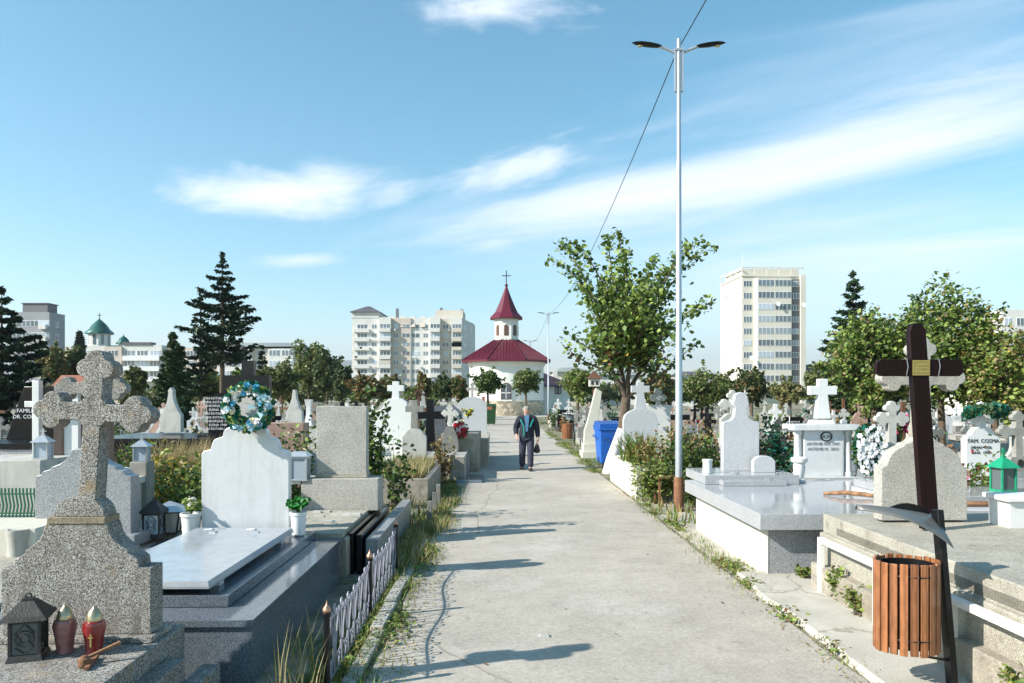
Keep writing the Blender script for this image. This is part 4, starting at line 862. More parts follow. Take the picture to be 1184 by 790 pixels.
# marble monument with the oval emblem
D=11.45; s=D/F
t=thing('marble_monument','white marble monument with two columns and an oval emblem under a flared cross','gravestone',(wx(955,D),D,0),ALN)
MB().box(-33*s,42*s,-.06,.5,.730,zz(551,D)+.0).build('base',m_['marble'],t,bevel=.006)
MB().box(-24*s,22*s,.04,.36,zz(551,D)+.002,zz(498,D)).build('headstone',m_['marble'],t,bevel=.004)
for q in (-30,29):
    MB().lathe([(.07,zz(551,D)+.002),(.07,zz(547,D)),(.052,zz(545,D)),(.055,zz(525,D)),(.052,zz(504,D)),(.07,zz(502,D)),(.07,zz(498,D))],(q*s,.1,0),20).build('column',m_['marble_white'],t)
MB().box(-39*s,38*s,-.05,.42,zz(498,D)+.002,zz(491,D)).build('cap',m_['marble'],t,bevel=.008)
MB().frus(-13*s,12*s,.03,.3,zz(491,D)+.002,zz(486,D),.02,.02).build('footing',m_['marble'],t,bevel=.004)
MB().prism(latin_cross(5.2*s,16*s,13.5*s,33*s,8.5*s),.08,.20,oz=zz(451.5,D)).build('cross',m_['marble_white'],t,bevel=.008)
em=MB(); em.lathe([(6.6*s,-.01),(6.6*s,.01),(5.2*s,.014),(5.2*s,0)],seg=24); em.xf(Matrix.Translation((1.5*s,.03,zz(505,D)))@Matrix.Rotation(R(90),4,'X')@Matrix.Diagonal((1.05,.85,1,1))).build('emblem_ring',m_['dark_metal'],t)
em=MB(); em.lathe([(5.1*s,-.006),(5.1*s,.006)],seg=24); em.xf(Matrix.Translation((1.5*s,.03,zz(505,D)))@Matrix.Rotation(R(90),4,'X')@Matrix.Diagonal((1.05,.85,1,1))).build('emblem_plate',m_['silver_metal'],t)
MB().text('A M',.075,0,TM(1.5*s,.022,zz(507,D))).build('emblem_letters',m_['ink'],t)
MB().text('ARTENIE GH. 1941',.062,0,TM(-2*s,.036,zz(515,D))).text('ARTENIE M.  2013',.062,0,TM(-2*s,.036,zz(521,D))).build('lettering',m_['grey_ink'],t)
vase('white marble footed urn beside the marble monument',(wx(924,11.0),11.0,.731),.36,.10,'marble_white',[(.9,0),(.9,.1),(.6,.14),(.75,.35),(.85,.6),(.8,.75),(1.15,.82),(1.2,.95),(1.0,1),(.8,.9)])
# white flower wreath
t=thing('funeral_wreath','tall funeral wreath packed with white flowers right of the marble monument','wreath',(wx(1004,11.3),11.3,.735),0)
MB().tube([(-.15,.12,0),(0,.05,.8),(.15,.12,0)],.012,5).build('stand',m_['dark_metal'],t)
cs=[];fl=[]
for i in range(700):
    a=random.uniform(0,2*PI); q=math.sqrt(random.random()); cs.append((.22*q*math.cos(a),random.uniform(-.05,.08),.45+.38*q*math.sin(a)))
leaf_mesh('leaves',cs,.06,['bush_green','fern_teal','leaf_light'],[3,2,1],t)
k=0
while k<64:
    a=random.uniform(0,2*PI); q=math.sqrt(random.random()); c=(.22*q*math.cos(a),-.09+random.uniform(-.03,.02),.45+.37*q*math.sin(a))
    if any((c[0]-f[0])**2+(c[2]-f[2])**2<.0022 for f in fl):
        if random.random()<.97: continue
    fl.append(c); fb=MB(); blossom(fb,c,random.uniform(.035,.05),nrm=(random.gauss(0,.3),-1,.3)); fb.build('blossom',m_['petal_white'],t,smooth=0); k+=1
# pale trefoil cross stone with the wooden cross before it
D=7.2; s=D/F
t=thing('cross_monument','pale pebbly cross monument with curved shoulders behind the dark wooden cross','gravestone',(wx(1069,D),D,0),ALN)
half=[(50*s,.80),(50*s,zz(541,D)),(44*s,zz(538,D))]+curve_pts((43*s,zz(535,D)),(24*s,zz(516,D)),.14,5)+curve_pts((22*s,zz(513,D)),(11*s,zz(506,D)),-.15,4)+[(10*s,zz(505,D))]
MB().prism(sym(half),0,.16).build('headstone',m_['terrazzo_pale'],t,bevel=.006)
MB().prism(sym([(10*s,zz(505,D)),(10.5*s,zz(495,D)),(8*s,zz(488,D)),(7*s,zz(455,D))]),.02,.14).build('neck',m_['terrazzo_warm'],t,bevel=.006)
MB().prism(trefoil_cross(.07,.41,.40,.22,.064,.11),.012,.148,oz=zz(437,D)).build('cross',m_['terrazzo_pale'],t,bevel=.006)
t=thing('wooden_cross','tall dark varnished wooden cross with a brass plaque leaning at the pale cross monument','cross',(wx(1077,6.75),6.75,.80),ALN); s=6.75/F
ln=Matrix.Rotation(R(-4),4,'Y')
a=.075
out=[(-a,0),(a,0),(a,1.78),(a*.55,1.85),(-a*.55,1.85),(-a,1.78)]
MB().prism(out,0,.07).xf(ln).build('shaft',m_['dark_wood'],t,bevel=.004)
MB().prism([(-.40,1.305),(-.355,1.275+.0),(.355,1.275),(.39,1.31),(.39,1.39),(.355,1.425),(-.355,1.425),(-.40,1.39)],-.003,.05,ox=-.098,oz=.095).build('crossbar',m_['dark_wood'],t,bevel=.004)
ln2=Matrix.Translation((-.098,0,.095))
pl=MB().box(-.078,.078,-.012,-.006,1.282,1.418).xf(ln2).build('plaque',m_['brass'],t)
tx=MB()
for k,q in enumerate(('VASILE PETRU','N. 12.03.1939','D. 21.08.2021','ODIHNEASCA IN PACE')): tx.text(q,.0235 if k<3 else .016,0,TM(0,-.0125,1.39-k*.031),ext=.0005)
tx.xf(ln2).build('plaque_lettering',m_['gold_ink'],pl)
for q in (-.13,.16): MB().tube([(q,-.008,1.43),(q+.01,-.012,1.36),(q-.005,-.014,1.29),(q,-.006,1.27),(q,.05,1.27),(q,.055,1.43),(q,-.008,1.43)],.003,4).xf(ln2).build('wire_tie',m_['silver_metal'],t)
# stepped concrete tomb
t=thing('concrete_tomb','stepped weathered concrete tomb platform behind the slatted bin','tomb',(3.22,4.0,0),ALN)
MB().box(.05,3.4,0,3.75,0,.78).build('platform',m_['terrazzo_warm'],t,bevel=.012)
MB().box(-.0,.25,.2,3.72,.0,.60).build('step',m_['terrazzo_warm'],t,bevel=.015)
MB().box(-.10,.10,.6,3.7,.0,.30).build('step',m_['rough_cement'],t,bevel=.015)
MB().box(.05,.18,.3,3.45,.602,.70).build('step',m_['terrazzo_warm'],t,bevel=.012)
# slatted bins
def slat_bin(label,loc,rz=0,group=None,lidrot=0):
    t=thing('litter_bin',label,'litter bin',loc,rz,group); t.scale=(.95,.95,1)
    r=.205; zb,zt=.285,.885
    MB().lathe([(.01,zb+.03),(r*.9,zb+.03),(r*.92,zt-.02),(r*.86,zt-.02),(r*.84,zb+.05),(.01,zb+.05)],seg=28,sy=.9).build('liner',m_['black_metal'],t)
    for zc in (zb+.1,zt-.08): ring(MB(),(0,0,zc),r*.95,.008,28,0,'z').build('hoop',m_['black_metal'],t)
    n=20
    for k in range(n):
        a=2*PI*k/n+.1; q=MB(); q.box(-.0255,.0255,-.009,.009,zb+random.uniform(-.006,.004),zt+random.uniform(-.004,.006))
        q.xf(Matrix.Translation((math.cos(a)*(r+.006),math.sin(a)*(r+.006)*.9,0))@Matrix.Rotation(a+PI/2,4,'Z')).build('slat',m_['bin_wood'],t,bevel=.003)
    p=MB(); p.bar((.30,-.06,0),(.235,.02,1.22),.045,.085,up=(0,1,0)); p.build('post',m_['black_metal'],t,bevel=.004)
    MB().bar((.10,0,.235),(.29,-.05,.215),.03,.012).bar((.15,0,.80),(.26,.0,.80),.03,.012).build('bracket',m_['black_metal'],t,bevel=.002)
    vs=[];fs=[];nu,nv=14,6   # bent lid sheet
    for i in range(nu+1):
        u=i/nu
        for j in range(nv+1):
            v=j/nv; x=-.36+.60*u; zf=1.225-.23*u**2.1; zbk=1.225-.03*u; w_=.05+.95*math.sin(min(1,u*1.6+.06)*PI/2)
            y=-.17*w_+.34*w_*v; z=zf*(1-v)+zbk*v+.035*math.sin(PI*v); vs.append((x,y,z))
    for i in range(nu):
        for j in range(nv): b_=i*(nv+1)+j; fs.append((b_,b_+nv+1,b_+nv+2,b_+1))
    lid=MB().add(vs,fs).build('lid',m_['grey_lid'],t,smooth=60); so_=lid.modifiers.new('thickness','SOLIDIFY'); so_.thickness=.004
    MB().prism([(-.10,1.205)]+[(-.10+.32*k/8,1.208+.045*math.sin(PI*k/8)) for k in range(1,8)]+[(.22,1.20),(.24,1.13),(.15,1.15),(.03,1.185)],.10,.12).build('lid_back_plate',m_['black_metal'],t)  # black arched plate put in for the dark region behind the lid
    return t
b1=slat_bin('orange varnished slatted litter bin with a bent grey lid, nearest bin by the white railing',(wx(1048,5.1),5.1,0),ALN)
t=copy_tree(b1); t['label']='brown slatted litter bin on a black post far along the right edge of the path'; t.location=(wx(656,29.5),29.5,0)
# railing
t=thing('railing','low white tube railing beside the pavement and stepped concrete tomb','railing',(3.06,7.45,0),0)
ry=[7.45,6.35,5.30,4.2,3.1]
for y in ry: MB().box(-.028,.028,-.028,.028,0,.545).build('post',m_['white_paint'],t,bevel=.004,loc=(SL*(y-7.45),y-7.45,0))
r_=MB(); r_.bar((0,.028,.565),(SL*-4.5,-4.6,.565),.055,.055); r_.build('rail',m_['white_paint'],t,bevel=.005)
# things behind the concrete tomb, right edge
D=8.3; s=D/F
t=thing('marble_tomb','grey marble tomb slabs at the right edge behind the stepped concrete tomb','tomb',(wx(1150,7.9),7.85,0),ALN)
MB().box(-.55,1.8,0,2.1,0,.80).build('base',m_['granite_light'],t,bevel=.006); MB().box(-.52,1.8,.35,2.1,.802,.90).build('slab',m_['granite_polished'],t,bevel=.006)
t=tag(MB().tube([(-.30,.02,.02),(-.1,0,.035),(.12,.02,.03),(.28,.0,.02)],[.022,.03,.03,.02],8).build('log',m_['log_wood'],loc=(wx(1126,8.1),8.08,.80)),'weathered brown log lying on the grey marble tomb right of the wooden cross','log')
t=tag(MB().tube([(-.3,.25,.0),(-.1,.12,.03),(.12,.0,.02),(.28,-.1,.0)],[.02,.03,.028,.02],8).build('log',m_['log_wood'],loc=(wx(990,9.3),9.3,.75)),'weathered brown log lying on the granite tomb left of the wooden cross','log')
house_lantern('bright green metal house lantern with a cross right of the wooden cross',wx(1160,8.6),8.6,.90,.20,.50,'green_paint','lamp_glass')
t=thing('marble_post','white marble corner block with a moulded cap at the right edge','tomb',(wx(1180,6.9),6.9,.0),ALN)
MB().box(-.1,.5,0,.3,.0,1.02).build('block',m_['marble_white'],t,bevel=.006); MB().box(-.14,.54,-.04,.34,1.022,1.07).build('cap',m_['marble_white'],t,bevel=.01)
vase('small white candle jar beside the marble corner block',(wx(1162,7.4),7.4,.782),.16,.045,'white_ceramic',[(.9,0),(.95,.7),(.7,.8),(.75,1),(.6,1)])
D=10.4; s=D/F
t=headstone('gravestone','white marble headstone with dark FAM lettering under a dark green garland',[(20*s,.75),(20*s,zz(508,D)),(18*s,zz(504,D))]+curve_pts((14*s,zz(503,D)),(6*s,zz(494,D)),.1,4),D,1137,0,.12,'marble_white',trefoil_cross(.05,.22,.2,.3,.05,.09),zz(482,D),'marble_white',(-.5,.5,-1.2,.25,0,.74),'marble_aged')
MB().text('FAM. COSMA',.075,0,TM(.0,-.004,zz(512,D))).text('MIHAI  1936',.055,0,TM(-.03,-.004,zz(519,D))).text('ANA  1941',.055,0,TM(-.03,-.004,zz(525,D))).build('lettering',m_['ink'],t)
wreath('dark green garland draped over the white headstone with FAM lettering',(wx(1139,10.35),10.35,zz(477,10.35)),.20,.07,['fern_teal','bush_green','needle'],[3,2,3],[('petal_white',2)],0,.03,name='garland',tilt=72,nl=900)
shrub('rose bush with pink and yellow flowers in front of the FAM headstone',wx(1133,9.2),9.2,.42,1.25,900,.055,('leaf_green','leaf_brown','leaf_light'),(3,1.5,1.5),flowers=('petal_pink',16,.035))
bunch('deep pink flowers on a grave behind the pale cross monument, left of it',(wx(1042,12.5),12.5,1.25),.14,.4,['leaf_dark','leaf_green'],[1,1],[('petal_magenta',14,.07)],n=60,size=.05)
D=11.5;s=D/F
headstone('gravestone','old grey cross with rounded ends right of the white flower wreath',[(13*s,.5),(12*s,zz(528,D)),(6*s,zz(515,D))],D,1033,0,.15,'stone_grey',trefoil_cross(.06,.26,.28,.55,.055,.09),zz(485,D),'marble_aged',(-.5,.5,-.6,.3,0,.5),'stone_grey')

# planter, bush, agave, stones right of the path
t=thing('raised_bed','pale concrete raised bed wall at the foot of the lime washed tree','planter',(2.34,14.2,0),ALN)
MB().box(0,.14,0,3.3,0,.60).box(.14,1.1,0,.14,0,.60).box(.14,1.1,3.16,3.3,0,.60).box(1.1,1.24,0,3.3,0,.60).build('wall',m_['limewash'],t,bevel=.02)
MB().box(.142,1.098,.142,3.158,0,.53).build('earth',m_['soil'],t)
tt=thing('agave_plant','spiky pale green clump of long leaves in the raised bed','plant',(wx(741,16.2),16.2,.53),0)
blade_mesh('leaves',[(random.gauss(0,.16),random.gauss(0,.16),0) for _ in range(260)],.62,.045,['grass_green','leaf_light','grass_dry'],[3,2,1.5],tt,lean=.9)
D=18; s=D/F
headstone('gravestone','light granite headstone with rounded shoulders and a flared cross behind the spiky plant',[(20*s,.4),(20*s,zz(486,D)),(18*s,zz(480,D)),(13*s,zz(476,D)),(6*s,zz(473,D))],D,741,0,.2,'granite_light',latin_cross(4*s,10.5*s,8*s,23*s,6.5*s),zz(450,D),'granite_light',(-.55,.6,-1.7,.3,0,.4),'granite_grey')
headstone('gravestone','white capped marble stone with an angel like cross right of the light granite headstone',[(15*s,.4),(15*s,zz(475,D)),(18*s,zz(474,D)),(18*s,zz(470,D))],20.2,762,0,.25,'marble_white',trefoil_cross(.05,.22,.25,.34,.05,.08),zz(460,20.2),'marble_aged',(-.5,.5,-1.7,.3,0,.4),'marble_aged')
shrub('green leafy bush spilling over the right edge of the path before the lamp post',2.62,14.0,.62,.68,2800,.05,('leaf_green','grass_olive','leaf_light','leaf_dark'),(3,3,2,2))
shrub('brown withered creeper heaped behind the lamp post',wx(770,15.2),15.2,.72,1.12,2300,.05,('leaf_brown','leaf_tan','grass_olive','leaf_green'),(2.5,3,2.5,1.5))
shrub('reddish brown dried bush between the lamp post and the granite tomb',wx(806,15.6),15.6,.7,1.25,1700,.05,('leaf_brown','leaf_tan','rust_leaf','grass_olive'),(2,3,.8,1.5))
shrub('dark green shrub behind the left end of the granite tomb',wx(803,13.3),13.3,.48,1.15,1500,.06,('leaf_dark','leaf_green'),(2,3))
shrub('dark green fern like shrub between the granite tomb and the marble monument',wx(903,13.5),13.5,.42,1.35,1400,.05,('fern_teal','bush_green','needle'),(2,3,2))
t=thing('rusty_stand','rusty metal table frame beside the lamp post','stand',(2.62,13.35,0),ALN)
for a_,b_ in ((0,0),(.36,0),(0,.4),(.36,.4)): MB().bar((a_,b_,0),(a_,b_,.52),.035).build('leg',m_['rust'],t)
MB().box(-.02,.38,-.02,.42,.522,.55).build('top',m_['rust'],t)

# lamp posts
def lamp(label,loc,group=None):
    t=thing('street_lamp',label,'street lamp',loc,0,group)
    MB().lathe([(.085,0),(.085,.56),(.07,.60)],seg=20).build('sleeve',m_['rust'],t)
    MB().lathe([(.062,.58),(.058,3.0),(.05,3.02),(.042,6.0),(.036,6.02),(.034,8.1),(.002,8.11)],seg=20).build('pole',m_['galvanized'],t)
    MB().box(-.075,-.045,-.03,.03,7.2,7.95).box(.045,.075,-.03,.03,7.2,7.95).box(-.08,.08,-.04,.04,7.9,7.94).build('clamp',m_['galvanized'],t)
    for q in (-1,1):
        MB().tube([(q*.05,0,7.86),(q*.2,0,7.93),(q*.34,0,7.98)],.024,10).build('arm',m_['galvanized'],t)
        hd=MB(); prof=[(.30,.035,.02),(.36,.06,.035),(.5,.085,.04),(.64,.09,.032),(.74,.06,.02),(.80,.012,.008)]
        vs=[];fs=[]
        for i,(x,wy,hz) in enumerate(prof):
            for k in range(10):
                a_=2*PI*k/10; vs.append((q*x,wy*math.cos(a_),7.975+(x-.3)*.13+hz*math.sin(a_)*(1 if math.sin(a_)>0 else .6)))
        for i in range(5):
            for k in range(10): k2=(k+1)%10; fs.append((i*10+k,i*10+k2,(i+1)*10+k2,(i+1)*10+k) if q>0 else (i*10+k2,i*10+k,(i+1)*10+k,(i+1)*10+k2))
        fs.append(tuple(range(9,-1,-1)) if q>0 else tuple(range(10))); fs.append(tuple(50+k for k in range(10)) if q>0 else tuple(59-k for k in range(10)))
        ho=hd.add(vs,fs).build('lamp_head',m_['black_metal'],t,smooth=60)
        MB().lathe([(.04,-.008),(.045,0),(.03,.006)],(q*.665,0,7.985),16).build('led_lens',m_['led'],ho)
    return t
L1=lamp('nearest tall galvanized lamp post with a rusty base beside the granite tomb',(2.86,12.9,0))
for (px,py,D_,lb) in ((634,0,55,'distant double headed lamp post standing right of the chapel tower'),(613,0,83,'farthest double headed lamp post, in front of the chapel wall')):
    c=copy_tree(L1); c['label']=lb; c.location=(wx(px,D_),D_,0)
L1x=2.86
c=copy_tree(L1); c['label']='double headed lamp post'; c.location=(3.3,-16,0); c['label']='tall lamp post behind the viewer that carries the overhead cable'
def cable(label,a,b,sag):
    a=Vector(a);b=Vector(b); pts=[]
    for i in range(41):
        u=i/40; p=a.lerp(b,u); p.z-=sag*4*u*(1-u); pts.append(p)
    tag(MB().tube(pts,.009,5).build('cable',m_['cable']),label,'cable')
cable('thin black overhead cable from the nearest lamp post back over the viewer',(L1x+.03,12.85,8.0),(3.3,-16,8.0),.35)
cable('thin black overhead cable sagging from the nearest lamp post to the distant one',(L1x-.07,12.95,7.8),(wx(634,55),55,8.0),1.0)
cable('short black overhead cable between the two distant lamp posts',(wx(634,55),55,8.0),(wx(613,83),83,8.0),.8)

# blue wheeled bin
t=thing('wheelie_bin','large blue plastic wheeled rubbish container partly behind the lime washed tree','rubbish bin',(wx(704,20.8),20.8,0),R(6)); t.scale=(.78,.8,.96)
b=MB(); b.hexa([(-.36,-.36,.14),(.36,-.36,.14),(.36,.36,.14),(-.36,.36,.14),(-.43,-.46,1.10),(.43,-.46,1.10),(.43,.46,1.10),(-.43,.46,1.10)]); b.build('body',m_['blue_plastic'],t,bevel=.03)
MB().box(-.46,.46,-.49,.49,1.09,1.15).build('rim',m_['blue_plastic'],t,bevel=.01)
MB().hexa([(-.47,-.5,1.152),(.47,-.5,1.152),(.47,.5,1.152),(-.47,.5,1.152),(-.42,-.42,1.27),(.42,-.42,1.27),(.42,.45,1.34),(-.42,.45,1.34)]).build('lid',m_['blue_dark_plastic'],t,bevel=.02)
MB().box(-.3,.3,-.52,-.5,.78,.86).tube([(-.5,-.2,.95),(-.53,-.2,.9),(-.53,.2,.9),(-.5,.2,.95)],.02,6).build('grip',m_['blue_dark_plastic'],t)
for q in (-.28,.28):
    for y in (-.28,.28): MB().lathe([(.09,-.025),(.09,.025)],seg=16).xf(Matrix.Translation((q,y,.09))@Matrix.Rotation(R(90),4,'Y')).build('wheel',m_['rubber'],t)
t=thing('green_bin','dark green rubbish bin far along the left edge of the path','rubbish bin',(wx(568,50),50,0),0); t.scale=(.62,.7,.95)
MB().hexa([(-.42,-.4,.1),(.42,-.4,.1),(.42,.4,.1),(-.42,.4,.1),(-.52,-.45,1.3),(.52,-.45,1.3),(.52,.45,1.3),(-.52,.45,1.3)]).build('body',m_['bush_green'],t,bevel=.02); MB().frus(-.55,.55,-.5,.5,1.302,1.5,.08,.08).build('lid',m_['bush_green'],t,bevel=.02)
for q in (-.3,.3): MB().lathe([(.1,-.03),(.1,.03)],seg=12).xf(Matrix.Translation((q,.0,.1))@Matrix.Rotation(R(90),4,'Y')).build('wheel',m_['rubber'],t)
# white sail shaped stone and shrine box
D=24; s=D/F
t=thing('white_monument','tall white sail shaped monument on a stepped white base behind the blue container','gravestone',(wx(684,D),D,0),ALN)
MB().prism([(-9*s,.45),(5*s,.45),(9*s,zz(480,D)),(12*s,zz(453,D)),(5*s,zz(449,D)),(1*s,zz(465,D)),(-4*s,zz(485,D)),(-8*s,zz(498,D))],0,.22).build('headstone',m_['limewash'],t,bevel=.01)
MB().box(-12*s,14*s,-.3,.5,0,.22).build('base',m_['limewash'],t,bevel=.01); MB().box(-10*s,10*s,-.15,.4,.222,.45).build('step',m_['limewash'],t,bevel=.01)
t=thing('shrine_box','little white house shaped shrine with a brown roof on a post behind the tree','shrine',(wx(687,26),26,0),0); s=26/F
MB().tube([(0,0,0),(0,0,zz(447,26))],.05,8).build('post',m_['brown_wood'],t); MB().box(-6*s,6*s,-.15,.15,zz(447,26),zz(438,26)).build('box',m_['limewash'],t)
MB().frus(-8*s,8*s,-.22,.22,zz(438,26),zz(429,26),7*s,.2).build('roof',m_['brown_wood'],t)
for q in (-.08,.08): MB().box(q-.04,q+.04,-.16,-.15,zz(445,26),zz(441,26)).build('window',m_['ink'],t)
# ------------------------------------------------------------------ the linden by the path
def path_tree():
    bx,by=wx(710,19.2),19.2
    t=thing('linden_tree','leafy linden tree with a white lime washed trunk at the right edge of the path','tree',(bx,by,0),0)
    def P(px,py,dd=0): x,y,z=W(px,py,by+dd); return Vector((x-bx,y-by,z))
    low=MB(); low.tube([P(703,552),P(708,530),P(715,510),P(720,496)],[.18,.15,.138,.13],14); low.build('lime_washed_trunk',m_['bark_lime'],t)
    up=MB(); f=P(724,460)
    up.tube([P(720,496),P(722,480),f],[.132,.125,.115],12)
    heads=[P(716,418,.1),P(729,415,-.1),P(740,430,.25),P(708,430,-.2),P(752,445,.1)]
    for h in heads: up.tube(bez(f,(f+h)/2+Vector((0,0,.1)),h,4),[.075,.065,.055,.05,.045],8)
    ex=[(636,300),(648,286),(660,282),(700,276),(713,271),(722,290),(757,300),(770,312),(795,285),(810,280),(824,287),(822,350),(818,347),(648,396),(652,382),(806,395),(665,330),(672,318)]
    tg=[(P(x,y,random.uniform(-.6,.6)),1) for x,y in ex]
    for i in range(80):
        u=random.uniform(-1,1); v=random.random()
        px=731+u*(56 if v>.3 else 38); py=433-v*134*(1-.22*abs(u)); tg.append((P(px,py,random.uniform(-1.5,1.5)),0))
    cs=[]; lim=MB()
    for q,e in tg:
        h=min(heads,key=lambda a:(a-q).length+random.uniform(0,.5)); mid=(h*.6+q*.4)+Vector((0,0,(q.z-h.z)*.35))
        if e: mid=Vector((h.x*.45+q.x*.55,h.y*.5+q.y*.5,max(h.z,q.z-.7)+ (q.z-h.z)*.15))
        pts=bez(h,mid,q,7); lim.tube(pts,[.035,.03,.025,.02,.016,.012,.008,.004],5)
        L_=(q-h).length; n=int((60 if e else 78)*max(.7,L_/2))
        for k in range(n):
            s_=random.uniform(.18 if not e else .35,1.03); c=h*(1-s_)**2+mid*2*s_*(1-s_)+q*s_*s_
            sp=.085 if e else .17; cs.append((c.x+random.gauss(0,sp),c.y+random.gauss(0,sp),c.z+random.gauss(0,sp)))
    up.build('trunk',m_['bark'],t); lim.build('limbs',m_['bark'],t)
    cs=np.array(cs); lowm=cs[:,2]<P(0,405).z
    leaf_mesh('crown',cs[~lowm],.115,['leaf_green','leaf_dark','leaf_light'],[4.5,1.6,4.5],t,elong=1.15)
    leaf_mesh('lower_crown',cs[lowm],.115,['leaf_green','leaf_dark','leaf_brown','leaf_yellow','leaf_light'],[4,4,1.2,.8,.8],t,elong=1.15)
path_tree()
LM=('leaf_green','leaf_dark','leaf_light','leaf_tan')
broadleaf('wide leafy tree with pale dry leaves left of the wooden cross top',wx(1012,25),25,wz(352,25),1.72,3.7,8500,.105,LM,(4,2.5,3,1.6),clumps=26,hollow=.1)
broadleaf('tall ragged green tree directly behind the wooden cross',wx(1088,24),24,wz(334,24),1.75,4.0,9000,.105,LM,(5,3,3.5,.7),clumps=28,hollow=.1)
broadleaf('yellowing tree at the right edge below the white block',wx(1150,23),23,wz(372,23),1.3,3.0,5600,.10,('leaf_green','leaf_tan','leaf_light','leaf_yellow'),(4,2.5,2.5,.4),clumps=20,hollow=.1)
broadleaf('rusty brown tree in the corner at the right edge',wx(1186,27),27,wz(405,27),1.3,2.5,3600,.105,('leaf_brown','leaf_tan','leaf_green'),(2,2,3),clumps=14)
conifer('dark pointed spruce rising behind the leafy trees on the right',wx(986,46),46,wz(314,46),2.9,1.1,.05,('needle_dark','needle'),(2,2),size=.17)
conifer('dark spreading spruce at the left edge below the grey block',wx(2,38),38,wz(333,38),2.9,1.9,.04,('needle_dark','needle'),(4,1),size=.16,prof=lambda f:(1-f)**.6)
conifer('tall dark spruce with a bare lower trunk and upswept ragged branches',wx(257,50),50,wz(293,50),2.9,.9,.40,('needle_dark','needle'),(4,1),size=.15,sparse=.15,droop=.34,levels=20,prof=lambda f:min(1,1.5*(1-f)**.9)*(.82+.18*math.sin(f*41)))
conifer('thinner dark spruce leaning against the left side of the tallest spruce',wx(232,51),51,wz(335,51),1.5,.9,.25,('needle_dark','needle'),(4,1),size=.15,sparse=.2,droop=.36,levels=15)
conifer('dense light green spruce left of the tallest spruce',wx(200,47),47,wz(383,47),1.7,4.0,.02,('needle','needle_light','needle_dark'),(3,3,1),size=.15,levels=22,droop=.15)
conifer('small narrow dark spruce in front of the long pale building',wx(303,70),70,wz(400,70),1.1,1.4,.05,('needle_dark','needle'),(2,1),size=.22)
conifer('tiny far spruce just left of the green domed church',wx(92,120),120,wz(384,120),1.9,.9,.3,('needle_dark','needle'),(2,1),size=.4)
BR=[('olive tree beside the dark spruce at the left edge',62,60,398,22,42,('tree_olive','leaf_brown','tree_mid'),(3,1,2)),
('dark round tree below the green domed church',88,62,402,17,34,('tree_mid','tree_far'),(2,2)),
('small olive tree left of the light green spruce',156,55,422,13,30,('tree_olive','tree_mid'),(2,2)),
('low bushy tree right of the light green spruce',238,58,428,20,28,('tree_olive','leaf_green'),(2,2)),
('leafy green tree in front of the balconies of the long building',284,60,424,16,26,('leaf_green','leaf_light','tree_mid'),(2,1,2)),
('dark low tree below the rounded white bay of the long building',322,58,420,26,34,('tree_mid','tree_olive'),(3,1)),
('pale topped tall tree between the long building and the apartment block',357,80,393,22,58,('tree_olive','leaf_light','tree_mid'),(3,1,2)),
('dark full tree just left of the apartment block',378,78,405,22,48,('tree_far','tree_mid'),(3,2)),
('round dark tree touching the left wall of the apartment block',396,72,422,13,34,('tree_far','tree_mid'),(3,1)),
('wide rust and olive tree in front of the apartment block left corner',423,58,431,20,28,('tree_olive','leaf_brown','leaf_tan','tree_mid'),(3,1.5,1,2)),
('small rusty tree in front of the apartment block middle',452,60,434,14,24,('tree_olive','leaf_brown','tree_mid'),(3,1,2)),
('thin brown tree in front of the apartment block, right of the white cross',489,62,432,9,26,('tree_olive','leaf_brown'),(2,1)),
('dark small tree between the apartment block and the chapel',514,66,434,15,24,('tree_far','tree_mid'),(3,1)),
('brown small tree beside the chapel left wall',532,60,436,10,26,('tree_mid','leaf_brown'),(3,1)),
('light olive tree behind the white sail shaped monument',668,46,424,20,36,('tree_olive','leaf_light','leaf_green'),(3,1,2)),
('dark green bush tree right of the linden trunk',760,50,430,22,34,('tree_mid','tree_olive','leaf_brown'),(3,2,1)),
('broad olive tree left of the tower block foot',812,52,428,30,38,('tree_olive','leaf_green','tree_mid'),(3,2,2)),
('dark tree at the left corner of the tower block',838,58,436,13,24,('tree_far','tree_mid'),(2,2)),
('rusty dark tree in front of the tower block',869,55,426,19,36,('tree_mid','leaf_brown','tree_far'),(3,1,2)),
('low pale tree between the tower block and the marble cross',914,60,440,20,22,('tree_olive','leaf_tan'),(3,1)),
('olive tree behind the marble monument cross',946,50,424,16,30,('tree_olive','tree_mid'),(2,2))]
for lb,px,D_,py,rp,hp,ms,ws in BR:
    H=wz(py,D_); r=rp/F*D_; broadleaf(lb,wx(px,D_),D_,H,r,min(H-.6,hp/F*D_*1.15),3000,.0030*D_+.015,ms,ws,clumps=14,tr=.11,hollow=.05)
broadleaf('round lollipop tree left of the chapel window',wx(564,52),52,wz(426,52),1.12,2.0,3200,.12,('leaf_green','leaf_dark','tree_mid'),(2,3,2),clumps=14,tr=.09,hollow=.05)
broadleaf('round lollipop tree right of the chapel window',wx(608,56),56,wz(423,56),1.2,2.2,3200,.12,('tree_olive','leaf_green','tree_mid'),(2,2,2),clumps=14,tr=.09,hollow=.05)
